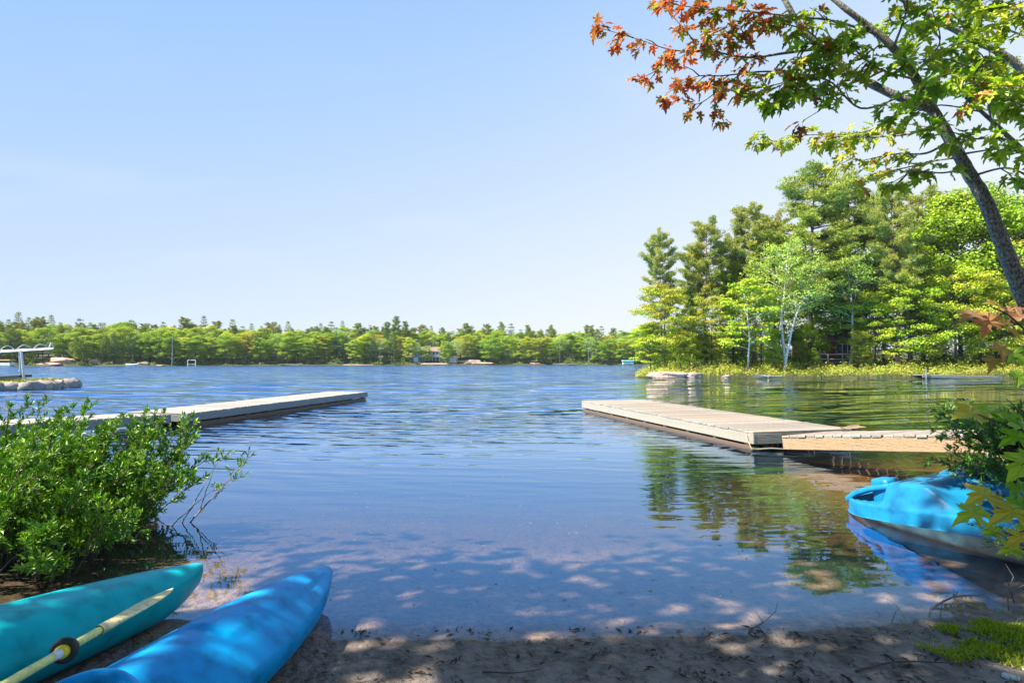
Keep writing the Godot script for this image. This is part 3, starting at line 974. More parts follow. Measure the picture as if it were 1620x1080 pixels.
func build_far_shore() -> void:
	rng.seed = 505
	var names := {"lime": ["leafy_tree", "yellow green tree"], "green": ["leafy_tree", "mid green tree"], "gold": ["leafy_tree", "golden green tree"], "pale": ["birch_tree", "pale birch"], "whitepine": ["white_pine", "spreading white pine"], "redpine": ["red_pine", "narrow dark pine"], "spruce": ["dark_conifer", "dark conifer"], "spire": ["pine_tree", "pointed pine"]}
	var rows_ := [["front", 3.0], ["second", 10.0], ["third", 20.0], ["hindmost", 34.0]]
	var made := {}
	for r in 4:
		var px := -150.0 + r * 7.0
		while px < 1190.0:
			var step := rr(12, 19) if r < 2 else rr(13, 20)
			px += step
			var x0 := (px - 810.0) / F
			var d := lerp_table(FAR, px) + float(rows_[r][1]) + rr(0, 7)
			var x := x0 * d
			if r < 2 and px > 50.0 and px < 128.0 and rng.randf() < (0.9 if r == 0 else 0.5): continue
			if r < 2 and px > 640.0 and px < 704.0: continue
			if r == 0 and px > 706.0 and px < 790.0 and rng.randf() < 0.4: continue
			var kinds: Array = [["lime", "green", "green", "gold", "lime", "spruce", "pale", "green", "whitepine"], ["lime", "green", "gold", "green", "whitepine", "spruce", "green"], ["green", "whitepine", "spire", "lime", "green", "redpine"], ["whitepine", "spire", "redpine", "spire", "green"]][r]
			var k: String = kinds[rng.randi() % kinds.size()]
			var h := rr(9.5, 13.5)
			if r == 1: h = rr(11.0, 14.0)
			elif r >= 2: h = rr(12.0, 14.5)
			if k in ["whitepine", "redpine", "spire"]: h += rr(-0.5, 3.2)
			if px < 170.0 and px > 40.0: h *= 0.95
			var label: String = "%s, %s row, %s" % [names[k][1], rows_[r][0], far_zone(px)]
			var kind: Dictionary = K[k][rng.randi() % K[k].size()]
			var key: String = ("needle_" if k in ["whitepine", "redpine", "spruce", "spire"] else "leaf_") + ["a", "b", "a", "c", "a"][rng.randi() % 5]
			var o := plant(kind, names[k][0], label, x, d, h, rr(1.0, 1.3) * (0.72 if k == "whitepine" else 1.15 if k == "redpine" else 1.0), -1.0, TINT[key], "trees of the far shore")
			if not made.has(label): made[label] = []
			made[label].append(o)
	# tell apart those that would read alike, from left to right
	for label in made:
		var m: Array = made[label]
		var words := [["left", "right"], ["leftmost", "middle", "rightmost"], ["leftmost", "second", "third", "rightmost"], ["leftmost", "second", "third", "fourth", "rightmost"], ["leftmost", "second", "third", "fourth", "fifth", "rightmost"]]
		if m.size() > 1:
			for i in m.size(): m[i].set_meta("label", "%s %s" % [words[mini(m.size(), 6) - 2][mini(i, 5)], label])
	# the pines that stand above the rest
	for e in [[612, 508, "tall white pine at the left of the group that tops the far wood"], [626, 499, "tallest white pine of the group that tops the far wood"], [641, 507, "tall white pine at the right of the group that tops the far wood"], [700, 517, "lone dark pine tip above the white cottage"], [737, 510, "broad white pine above the rocky bank of the far shore"], [793, 508, "broad white pine top above the reedy far shore"], [835, 513, "rounded pine top right of the two broad white pines"], [872, 513, "far pine top midway along the right half of the far shore"], [515, 516, "dark pine standing out left of the tall pine group"], [95, 513, "dark pine top above the pink rock slope"], [148, 512, "white pine top right of the pink rock slope"], [182, 513, "white pine top above the low white boat"], [370, 515, "white pine top right of the white swim frame"], [440, 516, "dark pine top midway along the far shore"]]:
		var d := lerp_table(FAR, e[0]) + rr(20, 30)
		var x: float = (e[0] - 810.0) / F * d
		plant(K.whitepine[rng.randi() % 3], "white_pine", e[2], x, d, EYE + (572.0 - e[1]) / F * d - land(x, d), 0.74, -1.0, TINT["needle_" + ["a", "b", "d"][rng.randi() % 3]], "pines above the far shore wood")
	for e in [[674, 546, "green", "small rounded dark tree in front of the white cottage"], [660, 541, "pale", "airy tree in front of the dark boathouse"], [705, 538, "green", "rounded tree just right of the white cottage stair"], [648, 532, "lime", "bright tree just left of the dark boathouse"]]:
		var d: float = 259.0 + (3.0 if e[0] > 680 else 0.0)
		var x: float = (e[0] - 810.0) / F * d
		plant(K[e[2]][1], "leafy_tree", e[3], x, d, EYE + (572.0 - e[1]) / F * d - land(x, d), 0.9)
	var u := MB.new()
	var uc := [Color(0.22, 0.30, 0.05), Color(0.14, 0.23, 0.035), Color(0.28, 0.33, 0.06), Color(0.09, 0.15, 0.03)]
	for i in 900:
		var px := rr(-140, 1180)
		var d := lerp_table(FAR, px) + rr(0.6, 16.0)
		var x := (px - 810.0) / F * d
		var low := (px > 55.0 and px < 130.0) or (px > 655.0 and px < 705.0 and d < lerp_table(FAR, px) + 12.0) or (px > 725.0 and px < 775.0)
		if low and rng.randf() < 0.8: continue
		if land(x, d) < 0.05: continue
		var h := rr(0.5, 1.2) if low or d - lerp_table(FAR, px) < 2.5 else rr(1.0, 3.5)
		var col: Color = uc[rng.randi() % 4].lerp(uc[rng.randi() % 4], rng.randf())
		for k in 34:
			var dir := rvec()
			dir.y = absf(dir.y)
			kite(u, V(x, land(x, d) + 0.1, d) + dir * Vector3(1.6, h, 1.2) * pow(rng.randf(), 0.4), (dir + rvec() * 0.7).normalized(), rr(0.4, 0.8), rr(0.25, 0.45), tone(col, 0.22))
	tag(obj("far_undergrowth", u.mesh(M.leaf, false)), "low bushes along the foot of the far shore wood", "undergrowth", "", "stuff")
	# a dead grey tree among the green ones
	var snag := thing("dead_tree", "bare grey dead tree left of the white swim frame", "tree", V((272.0 - 810.0) / F * 214.0, land((272.0 - 810.0) / F * 214.0, 214.0), 214.0), 0.0)
	var sm := MB.new()
	sm.tube([Vector3.ZERO, Vector3(0.1, 5, 0), Vector3(-0.1, 11.5, 0)], [0.22, 0.16, 0.04], 6)
	obj("trunk", sm.mesh(M.twig_grey), snag)
	for k in 14:
		var q := MB.new()
		var y := rr(2.5, 10.5)
		var s := Vector3(rr(-1, 1), rr(0.1, 0.7), rr(-1, 1)) * (12.5 - y) * 0.22
		q.tube([Vector3(0, y, 0), Vector3(0, y, 0) + s], [0.07, 0.02], 5)
		obj("branch", q.mesh(M.twig_grey), snag)
	# bare rock
	var far_rock := func(label: String, px: float, dd: float, y: float, size: Vector3, s: int, m: Material) -> void:
		var d := lerp_table(FAR, px) + dd
		var x := (px - 810.0) / F * d
		rock(label, V(x, land(x, d) + y, d), size, s, m, "", 0.3, 0.0, "rock_outcrop")
	far_rock.call("long low pink rock slope running into the lake at the left of the far shore", 78.0, 2.0, 0.0, Vector3(9.0, 1.1, 4.0), 31, M.rock_pink)
	far_rock.call("pink rock slope rising behind the long low slab at the far left", 97.0, 6.0, 0.5, Vector3(8.0, 2.6, 5.0), 32, M.rock_pink)
	far_rock.call("steep pale rock knob at the right end of the pink rock slope", 150.0, 4.0, 0.4, Vector3(3.4, 2.2, 3.0), 33, M.rock_pink)
	far_rock.call("grey stones heaped right of the low white boat on the far shore", 226.0, 1.5, 0.1, Vector3(5.0, 1.6, 2.0), 34, M.rock_grey)
	far_rock.call("low flat stone at the waterline left of the swim frame", 250.0, 0.6, 0.0, Vector3(5.5, 0.8, 1.6), 35, M.rock)
	far_rock.call("pale rocky bank right of the white cottage", 748.0, 4.0, 0.3, Vector3(8.0, 2.6, 4.0), 36, M.rock)
	far_rock.call("long sloping grey ledge at the foot of the rocky bank", 762.0, 2.0, 0.0, Vector3(11.0, 1.1, 3.0), 37, M.rock_pink)
	far_rock.call("small pink rock at the waterline on the right half of the far shore", 847.0, 1.0, 0.1, Vector3(5.0, 1.0, 2.4), 38, M.rock_pink)
	far_rock.call("low stone shelf before the white cottage lawn", 690.0, 0.6, -0.1, Vector3(13.0, 0.9, 2.0), 39, M.rock)
	far_rock.call("low pinkish shelf of rock left of the white cottage", 560.0, 0.5, -0.1, Vector3(16.0, 0.8, 1.6), 40, M.rock)
	# the white cottage
	var d0 := 265.0
	var x0 := (679.0 - 810.0) / F * d0
	var c := thing("cottage", "white cottage with reddish roof and outside stair on the far shore", "cottage", V(x0, land(x0, d0), d0), 0.1)
	var wallm := mat(lin(0.50, 0.49, 0.47), 0.8, T.grain, Vector3(0.3, 2, 2))
	var roofm := mat(lin(0.27, 0.17, 0.15), 0.9, T.fine, Vector3(1, 1, 1))
	var dark := mat(lin(0.05, 0.055, 0.06), 0.2)
	var part := func(called: String, p: Vector3, s: Vector3, m: Material, parent: Node, rot := Vector3.ZERO) -> MeshInstance3D:
		var q := MB.new()
		q.cbox(Transform3D(Basis.from_euler(rot), p), s, 0.03)
		return obj(called, q.mesh(m), parent)
	part.call("wall", Vector3(0.8, 3.2, 0), Vector3(8.4, 2.6, 6.0), wallm, c)
	part.call("foundation", Vector3(0.8, 0.9, 0.2), Vector3(8.0, 1.9, 5.4), mat(lin(0.14, 0.10, 0.08), 0.9), c)
	part.call("roof", Vector3(0.8, 5.5, 1.75), Vector3(9.4, 0.2, 4.3), roofm, c, Vector3(0.52, 0, 0))
	part.call("roof", Vector3(0.8, 5.5, -1.75), Vector3(9.4, 0.2, 4.3), roofm, c, Vector3(-0.52, 0, 0))
	for x in [-1.8, 0.2, 2.2, 3.8]:
		var w: MeshInstance3D = part.call("window", Vector3(x, 3.4, 3.03), Vector3(1.3, 1.5, 0.1), M.white, c)
		part.call("pane", Vector3(x, 3.4, 3.1), Vector3(1.0, 1.2, 0.04), dark, w)
	part.call("porch_floor", Vector3(0.8, 1.95, 3.9), Vector3(8.4, 0.16, 1.8), M.white, c)
	for i in 6: part.call("porch_post", Vector3(-3.2 + i * 1.6, 0.9, 4.6), Vector3(0.18, 2.0, 0.18), M.white, c)
	part.call("rail", Vector3(0.8, 2.85, 4.75), Vector3(8.4, 0.1, 0.08), M.white, c)
	for i in 9: part.call("step", Vector3(5.2 + i * 0.28, 1.85 - i * 0.22, 4.2), Vector3(0.34, 0.08, 1.2), M.white, c)
	part.call("stair_rail", Vector3(6.3, 1.7, 4.85), Vector3(3.0, 0.1, 0.08), M.white, c, Vector3(0, 0, -0.66))
	var b := thing("boathouse", "dark two storey boathouse with white rail left of the white cottage", "boathouse", V((661.0 - 810.0) / F * 262.0, land((661.0 - 810.0) / F * 262.0, 262.0) - 0.3, 262.0), 0.05)
	part.call("wall", Vector3(0, 2.4, 0), Vector3(6.5, 4.8, 4.5), mat(lin(0.12, 0.11, 0.11), 0.85), b)
	part.call("roof", Vector3(0, 5.2, 0), Vector3(7.4, 0.25, 5.4), roofm, b, Vector3(0.12, 0, 0))
	part.call("door", Vector3(-0.6, 1.2, 2.28), Vector3(2.2, 2.2, 0.08), mat(lin(0.45, 0.52, 0.55), 0.6), b)
	part.call("deck_floor", Vector3(0, 2.7, 2.9), Vector3(7.0, 0.18, 1.4), M.white, b)
	part.call("rail", Vector3(0, 3.6, 3.5), Vector3(7.0, 0.12, 0.08), M.white, b)
	for i in 4: part.call("railing_post", Vector3(-3.3 + i * 2.2, 3.1, 3.5), Vector3(0.12, 1.0, 0.1), M.white, b)
	part.call("window", Vector3(1.6, 3.9, 2.28), Vector3(1.6, 1.2, 0.08), dark, b)
	var sh := thing("shed", "tiny white shed right of the white cottage", "shed", V((717.0 - 810.0) / F * 262.0, land((717.0 - 810.0) / F * 262.0, 262.0), 262.0))
	part.call("wall", Vector3(0, 1.0, 0), Vector3(3.2, 2.0, 2.4), wallm, sh)
	part.call("roof", Vector3(0, 2.15, 0), Vector3(3.6, 0.3, 2.8), mat(lin(0.35, 0.34, 0.33), 0.8), sh)
	# swim frame
	var f := thing("swim_frame", "white post frame standing in the shallows of the far shore", "frame", V((303.0 - 810.0) / F * 216.0, 0, 216.0))
	for x in [-1.5, 1.5]: part.call("post", Vector3(x, 1.0, 0), Vector3(0.2, 2.6, 0.2), M.white, f)
	part.call("crossbar", Vector3(0, 2.2, 0.02), Vector3(3.3, 0.2, 0.16), M.white, f)
	part.call("crossbar", Vector3(0, 0.6, 0.02), Vector3(3.3, 0.14, 0.16), M.white, f)
	# boats and boat lifts
	var l1 := thing("pontoon_boat", "white pontoon boat with orange canopy moored at the far left", "boat", V((9.0 - 810.0) / F * 193.0, 0, 193.0))
	part.call("deck", Vector3(0, 0.75, 0), Vector3(4.6, 0.9, 2.2), M.white, l1)
	for z in [-0.7, 0.7]: part.call("pontoon", Vector3(0, 0.18, z), Vector3(4.8, 0.5, 0.6), M.metal, l1)
	part.call("canopy", Vector3(0.2, 2.15, 0), Vector3(4.2, 0.35, 2.4), mat(lin(0.75, 0.34, 0.05), 0.8), l1)
	for x in [-1.6, 1.9]: part.call("canopy_post", Vector3(x, 1.6, 0.9), Vector3(0.08, 0.9, 0.08), M.metal, l1)
	var l2 := thing("rowing_boat", "low white boat moored at the grey stones of the far shore", "boat", V((209.0 - 810.0) / F * 209.0, 0.1, 209.0), 0.1)
	obj("hull", simple_hull(4.4, 1.5, 0.8, M.white), l2)
	part.call("seat", Vector3(0.2, 0.85, 0), Vector3(0.5, 0.12, 1.0), dark, l2)
	var l3 := thing("boat_lift", "boat lift with pale green roof on the shore beside the wooded point", "boat lift", V((993.0 - 810.0) / F * 262.0, 0, 262.0))
	part.call("roof", Vector3(0, 2.0, 0), Vector3(5.0, 0.7, 3.0), mat(lin(0.18, 0.45, 0.38), 0.6), l3)
	part.call("boat", Vector3(0, 0.9, 0), Vector3(4.6, 0.8, 1.6), M.white, l3)
	for x in [-2.3, 2.3]: part.call("post", Vector3(x, 0.7, 1.3), Vector3(0.14, 2.4, 0.14), M.metal, l3)
	for e in [[460.0, "thin pale dock lying on the water at the middle of the far shore", 9.0], [885.0, "thin pale dock on the water at the right of the far shore", 6.0], [905.0, "short dock beside the small boat at the right of the far shore", 4.0]]:
		var dd := lerp_table(FAR, e[0]) - 2.0
		var dk := thing("far_dock", e[1], "dock", V((e[0] - 810.0) / F * dd, 0.0, dd))
		part.call("deck", Vector3(0, 0.45, 0), Vector3(e[2], 0.18, 2.2), M.board_grey[2], dk)
		for x in [-0.4, 0.0, 0.4]: part.call("post", Vector3(x * e[2], 0.1, 0.9), Vector3(0.2, 1.2, 0.2), M.beam_grey, dk)


# ---------------------------------------------------------------- stone crib and canopy frame at the left
func build_crib() -> void:
	rng.seed = 606
	# a spit of lawn edged with stones
	var edge := [V(-45, 0, 33.5), V(-36, 0, 31.0), V(-30.5, 0, 31.2), V(-27.5, 0, 32.6), V(-27.0, 0, 34.6), V(-28.2, 0, 36.6), V(-32, 0, 38.2), V(-45, 0, 40)]
	var b := MB.new()
	var rows := []
	for k in 3:
		var row := []
		for e in edge:
			var q: Vector3 = e.lerp(V(-36, 0, 35), [0.0, 0.12, 0.5][k])
			q.y = [-0.6, 0.34, 0.62][k] + (rr(-0.03, 0.03) if k else 0.0)
			row.append(q)
		rows.append(row)
	b.sheet(rows, Color(0.24, 0.27, 0.05), false, false)
	tag(obj("lawn_spit", b.mesh(M.ground)), "", "", "", "structure")
	var gr := MB.new()
	for i in 2600:
		var q := V(rr(-44, -28.4), 0.40, rr(32.4, 37.2))
		var lean := Vector3(rr(-0.06, 0.06), rr(0.06, 0.16), rr(-0.06, 0.06))
		gr.tri(q - Vector3(0.03, 0, 0), q + Vector3(0.03, 0, 0), q + lean + Vector3(0, 0.06, 0), tone(Color(0.27, 0.34, 0.04), 0.25))
	tag(obj("lawn_grass", gr.mesh(M.leaf, false)), "bright short grass on the stone edged spit at the left", "grass", "", "stuff")
	var wall := thing("stone_edging", "grey stones edging the grassy spit at the left of the lake", "stone edging")
	for i in 34:
		var t := i / 33.0 * 6.0
		var k := mini(int(t), 5)
		var p: Vector3 = edge[k + 1 - 1].lerp(edge[k + 1], t - k)
		var o := obj("stone", rock_mesh(Vector3(rr(0.8, 1.35), rr(0.55, 0.8), rr(0.7, 1.0)), 60 + i, M.rock_grey if i % 3 else M.rock, 0.3, 8), wall)
		o.position = p + Vector3(0, rr(0.08, 0.18), 0)
		o.rotation.y = rr(0, 3)
	# canopy frame of a boat lift
	var c := thing("canopy_frame", "bare pale metal canopy frame of a boat lift above the grassy spit", "canopy frame")
	var tube := func(called: String, pts: Array, r: float) -> void:
		var m := MB.new()
		var rs := []
		for p in pts: rs.append(r * 0.72)
		m.tube(pts, rs, 8)
		obj(called, m.mesh(M.metal), c)
	var near := 33.5
	var far := 36.5
	tube.call("side_rail", [P(-150, 566, near), P(82.0, 552.0, near)], 0.06)
	tube.call("side_rail", [P(-125, 560, far), P(84.0, 551.0, far)], 0.05)
	for i in 9:
		var px := -136.0 + i * 26.5
		var a := P(minf(px, 80.0), 552.5 + (82.0 - px) * 0.06, near)
		var e := P(px + 26.0 if px < 60.0 else 84.0, 551.0 + (58.0 - px) * 0.043, far)
		var pts := []
		for k in 9:
			var t := k / 8.0
			pts.append(a.lerp(e, t) + Vector3(0, 0.34 * sin(PI * t), 0))
		tube.call("hoop", pts, 0.042)
	tube.call("post", [P(32.5, 553.0, near), P(38.5, 600.0, near)], 0.085)
	tube.call("post", [P(30, 553.0, far), P(33, 596.0, far)], 0.075)
	tube.call("post", [P(-110, 558.0, near), P(-106, 604.0, near)], 0.085)
	var bk := MB.new()
	bk.bar(P(-40, 599.0, 33.9), P(41, 594.5, 33.9), 0.9, 0.14)
	obj("bunk_board", bk.mesh(M.black), c)
	var bk2 := MB.new()
	bk2.bar(P(-40, 602.5, 34.0), P(36, 598.5, 34.0), 0.6, 0.10)
	obj("cross_beam", bk2.mesh(M.metal), c)


# ---------------------------------------------------------------- docks
# a deck of boards across a frame: near-left corner a, axis towards b, width to the right of the axis (negative: to the left)
func deck(t: Node3D, a: Vector3, b: Vector3, width: float, boards: Array, board_w: float, gap: float, side_mat: Material, side_h: float, ragged := 0.015, side_drop := 0.0) -> void:
	var ax := (b - a).normalized()
	var flat := Vector3(ax.x, 0, ax.z).normalized()
	var right := Vector3(-flat.z, 0, flat.x) * signf(width)
	var up := ax.cross(right).normalized()
	if up.y < 0.0: up = -up
	var w := absf(width)
	var L := a.distance_to(b)
	var n := int(L / (board_w + gap))
	for i in n:
		var s := (i + 0.5) * L / n
		var m := MB.new()
		var ww := w + 0.012 + rr(-ragged, ragged) * 0.6
		var c := a + ax * s + right * (w * 0.5 + rr(-ragged, ragged) * 0.5) + up * (-0.018 + rr(-0.003, 0.003))
		var bas := Basis(right, up, right.cross(up)).rotated(up, rr(-0.006, 0.006)).rotated(ax, rr(-0.003, 0.003))
		m.cbox(Transform3D(Basis(), Vector3.ZERO), Vector3(ww, 0.036, board_w + rr(-0.003, 0.003)), 0.005)
		var o := obj("plank", m.mesh(boards[rng.randi() % boards.size()]), t)
		o.transform = Transform3D(bas, c)
	for k in [[0.024, "side_beam"], [w - 0.024, "side_beam"]]:
		var m := MB.new()
		var off: Vector3 = right * k[0] - up * (0.038 + side_h * 0.5)
		m.bar(a + off, b + off, 0.045, side_h, 0.005)
		obj(k[1], m.mesh(side_mat), t)
	for s in [0.0, L]:
		var m := MB.new()
		var off: Vector3 = ax * (s + (0.026 if s == 0.0 else -0.026)) - up * (0.04 + side_h * 0.5)
		m.bar(a + off + right * 0.05, a + off + right * (w - 0.05), 0.045, side_h - 0.006, 0.005)
		obj("end_beam", m.mesh(side_mat), t)
	var j := 1.2
	while j < L - 0.6:
		var m := MB.new()
		var off: Vector3 = ax * j - up * (0.04 + side_h * 0.5)
		m.bar(a + off + right * 0.05, a + off + right * (w - 0.05), 0.04, side_h - 0.03, 0.004)
		obj("joist", m.mesh(M.beam_brown), t)
		j += 1.2

func build_docks() -> void:
	rng.seed = 707
	# right dock
	var t := thing("dock", "pale weathered plank dock floating at the right of the lake", "dock")
	var a := V(4.35, 0.335, 10.3)
	var b := V(2.26, 0.345, 18.5)
	deck(t, a, b, 2.15, M.board, 0.138, 0.007, M.beam_pale, 0.185)
	var ax := (b - a).normalized()
	var right := Vector3(-ax.z, 0, ax.x)
	var L := a.distance_to(b)
	for k in [0.10, 1.08, 2.05]:
		var m := MB.new()
		var p: Vector3 = a + right * k
		p.y = 0.0
		m.bar(p + ax * 0.06 + Vector3(0, 0.015, 0), p + ax * (L - 0.05) + Vector3(0, 0.015, 0), 0.16, 0.10, 0.015)
		obj("float_timber", m.mesh(M.beam_wet), t)
	for i in 9:
		var s := 0.25 + i * (L - 0.5) / 8.0
		for k in [0.10, 2.05]:
			var m := MB.new()
			var p: Vector3 = a + ax * s + right * k
			p.y = 0.088
			m.cbox(Transform3D(Basis(ax, Vector3.UP, right), p), Vector3(0.11, 0.05, 0.13), 0.008)
			obj("spacer_block", m.mesh(M.beam_brown), t)
	# dangling rope at the near corner and a tuft of frayed rope at the ramp joint
	var rp := thing("mooring_rope", "frayed brown rope hanging at the near corner of the right dock", "rope")
	var m0 := MB.new()
	m0.tube([a + Vector3(-0.02, 0.0, -0.28), a + Vector3(-0.05, -0.05, -0.2), a + Vector3(-0.06, -0.17, -0.1), a + Vector3(-0.05, -0.29, 0.03), a + Vector3(0.06, -0.30, 0.05), a + Vector3(0.3, -0.285, 0.04), a + Vector3(0.52, -0.30, 0.03)], [0.012, 0.013, 0.012, 0.013, 0.014, 0.013, 0.01], 7)
	obj("strand", m0.mesh(M.rope), rp)
	var m1 := MB.new()
	m1.tube([a + Vector3(-0.03, -0.01, -0.55), a + Vector3(-0.055, -0.06, -0.45), a + Vector3(-0.05, -0.10, -0.3), a + Vector3(-0.055, -0.14, -0.16), a + Vector3(-0.05, -0.22, -0.02)], [0.010, 0.010, 0.009, 0.010, 0.008], 6)
	obj("strand", m1.mesh(M.rope), rp)
	var coil := thing("rope_coil", "small heap of straw coloured rope where the right dock meets its ramp", "rope", V(6.22, 0.35, 10.55))
	var mc := MB.new()
	var pts := []
	var rs := []
	for i in 30:
		var w := i * 0.62
		pts.append(Vector3(cos(w) * (0.13 + 0.05 * sin(i * 1.3)) + 0.006 * i, 0.012 + 0.0016 * i, sin(w) * (0.10 + 0.03 * cos(i * 0.9))))
		rs.append(0.011)
	mc.tube(pts, rs, 6)
	obj("loop", mc.mesh(M.rope), coil)
	# its ramp
	rng.seed = 708
	var r := thing("dock_ramp", "tan plank ramp rising from the right dock towards the right bank", "ramp")
	var ra := V(7.25, 0.94, 5.3)
	var rb := V(4.70, 0.315, 9.96)
	deck(r, ra, rb, 1.25, M.board, 0.138, 0.012, M.beam_tan, 0.20, 0.03)
	# left dock
	rng.seed = 709
	var l := thing("dock", "long grey plank dock floating at the left of the lake", "dock")
	var la := V(-9.62, 0.34, 14.27)
	var lb := V(-7.72, 0.345, 24.15)
	deck(l, la, lb, 1.72, M.board_grey, 0.138, 0.01, M.beam_grey, 0.17)
	var lx := (lb - la).normalized()
	var lr := Vector3(-lx.z, 0, lx.x)
	var LL := la.distance_to(lb)
	for k in [0.12, 0.86, 1.60]:
		var m := MB.new()
		var p: Vector3 = la + lr * k
		p.y = 0.0
		m.bar(p + lx * 0.02 + Vector3(0, 0.03, 0), p + lx * (LL - 0.1) + Vector3(0, 0.03, 0), 0.18, 0.13, 0.015)
		obj("float_timber", m.mesh(M.beam_wet), l)
	for i in 10:
		var s := 0.25 + i * (LL - 0.5) / 9.0
		for k in [0.12, 1.60]:
			var m := MB.new()
			var p: Vector3 = la + lx * s + lr * k
			p.y = 0.115
			m.cbox(Transform3D(Basis(lx, Vector3.UP, lr), p), Vector3(0.12, 0.05, 0.13), 0.008)
			obj("spacer_block", m.mesh(M.beam_brown), l)
	rng.seed = 710
	var lramp := thing("dock_ramp", "grey plank ramp leading from the left dock behind the leafy bush", "ramp")
	deck(lramp, V(-10.6, 0.56, 8.6), V(-9.60, 0.325, 14.1), 1.35, M.board_grey, 0.138, 0.014, M.beam_grey, 0.18, 0.02)


# ---------------------------------------------------------------- kayaks, paddle, pedal boat
# a decked kayak along +x from stern (0) to bow (L)
func kayak(t: Node3D, L: float, W: float, m: Material, inside: Material, pit: Array, crease: float, panel: float) -> void:
	var hw := func(u: float) -> float:  # u from the bow, 0 to 1
		var v := absf(2.0 * u - 1.0)
		return W * 0.5 * (0.085 * sqrt(clampf((1.0 - v) / 0.02, 0.04, 1.0)) + 0.915 * pow(maxf(0.0, 1.0 - pow(v, 2.2)), 0.95))
	var gun := func(u: float) -> float:
		return 0.215 + 0.03 * pow(absf(2.0 * u - 1.0), 3.0)
	var keel := func(u: float) -> float:
		var v := maxf(0.0, absf(2.0 * u - 1.0) - 0.75) / 0.25
		return 0.16 * pow(v, 2.2)
	var crown := func(u: float) -> float:
		return 0.125 * pow(sin(PI * clampf(u, 0.0, 1.0)), 0.6) + 0.012
	var n := 150
	var k := 28
	var deckp := func(u: float, s: float) -> Vector3:
		var w: float = hw.call(u)
		var y: float = gun.call(u) + crown.call(u) * pow(maxf(0.0, 1.0 - pow(absf(s), crease)), 0.9)
		if panel > 0.0 and u < 0.42:
			y += 0.013 * smoothstep(0.0, 0.05, 0.50 + 0.2 * (0.42 - u) - absf(s)) * smoothstep(0.03, 0.10, u)
		return Vector3(L * (1.0 - u), y, w * s)
	var b := MB.new()
	var cx: float = pit[0]
	var pl: float = pit[1]
	var pw: float = pit[2]
	var inpit := func(p: Vector3) -> bool:
		return pow(absf((p.x - cx) / (pl * 0.5)), 2.4) + pow(absf(p.z / (pw * 0.5)), 2.4) < 1.0
	var us := []
	for i in n + 1:
		var f := float(i) / n
		us.append(0.5 - 0.5 * cos(PI * f) if f < 0.0 else lerpf(0.5 - 0.5 * cos(PI * f), f, 0.55))
	# deck and hull share their rings so that the shading runs smoothly over the plastic
	var idx := {}
	var ring := func(i: int, j: int) -> Vector3:
		var u: float = us[i]
		if j <= k: return deckp.call(u, -1.0 + 2.0 * j / k)
		var a := float(j - k) / k  # 0 at the right gunwale, 1 at the left
		var s := 1.0 - 2.0 * a
		var w: float = hw.call(u)
		var g: float = gun.call(u)
		var q: float = keel.call(u)
		var sgn := signf(s)
		var as_ := absf(s)
		# side falls to a rounded bilge, then a flat bottom
		var ph := (1.0 - as_) * PI * 0.5
		var zz := w * pow(maxf(0.0, cos(ph)), 0.62) * (1.0 - 0.10 * sin(ph))
		var yy := lerpf(g, q, pow(sin(ph), 0.85))
		return Vector3(L * (1.0 - u), yy, sgn * zz)
	var w2 := 2 * k
	for i in n + 1:
		for j in w2:
			idx[i * w2 + j] = b.v.size()
			b.v.append(ring.call(i, j))
			b.c.append(Color.WHITE)
	for i in n:
		for j in w2:
			var a0: int = idx[i * w2 + j]
			var a1: int = idx[i * w2 + (j + 1) % w2]
			var b0: int = idx[(i + 1) * w2 + j]
			var b1: int = idx[(i + 1) * w2 + (j + 1) % w2]
			if j < k and inpit.call((b.v[a0] + b.v[b1]) * 0.5): continue
			b.ix.append(a0); b.ix.append(b0); b.ix.append(a1)
			b.ix.append(a1); b.ix.append(b0); b.ix.append(b1)
	for e in [0, n]:
		var mid := b.v.size()
		b.v.append(Vector3(L * (1.0 - us[e]) + (0.012 if e == 0 else -0.012), (gun.call(us[e]) + keel.call(us[e])) * 0.5, 0)); b.c.append(Color.WHITE)
		for j in w2:
			var p: int = idx[e * w2 + j]
			var q: int = idx[e * w2 + (j + 1) % w2]
			b.ix.append(mid)
			if e == 0: b.ix.append(p); b.ix.append(q)
			else: b.ix.append(q); b.ix.append(p)
	obj("hull", b.mesh(m), t)
	# cockpit: lip, rim and well
	var rim := MB.new()
	var well := MB.new()
	var rows := [[], [], [], []]
	var lip := []
	var rad := []
	for i in 62:
		var w := TAU * i / 60.0
		var c := cos(w)
		var s := sin(w)
		var x: float = cx + signf(c) * pow(absf(c), 2.0 / 2.4) * pl * 0.5
		var z: float = signf(s) * pow(absf(s), 2.0 / 2.4) * pw * 0.5
		var u: float = 1.0 - x / L
		var hwu: float = hw.call(u)
		var y: float = deckp.call(u, clampf(z / hwu, -1, 1)).y
		lip.append(Vector3(x, y + 0.030, z) + Vector3(x - cx, 0, z).normalized() * 0.012)
		rad.append(0.032)
		if i < 60:
			rows[0].append(Vector3(x, y + 0.03, z))
			rows[1].append(Vector3(lerpf(cx, x, 0.97), y - 0.07, z * 0.97))
			rows[2].append(Vector3(lerpf(cx, x, 0.92), 0.07, z * 0.9))
			rows[3].append(Vector3(lerpf(cx, x, 0.1), 0.05, z * 0.1))
	rim.tube(lip, rad, 12, Color.WHITE, false, Vector3.UP)
	obj("cockpit_rim", rim.mesh(m), t)
	well.sheet(rows, Color.WHITE, true, true)
	obj("cockpit_well", well.mesh(inside), t)
	var seat := MB.new()
	var sr := []
	for i in 9:
		var row := []
		for j in 9:
			var fx := i / 8.0
			var fz := j / 4.0 - 1.0
			row.append(Vector3(cx - pl * 0.36 + fx * 0.36, 0.09 + 0.07 * fz * fz + 0.22 * pow(1.0 - fx, 4.0), fz * pw * 0.36))
		sr.append(row)
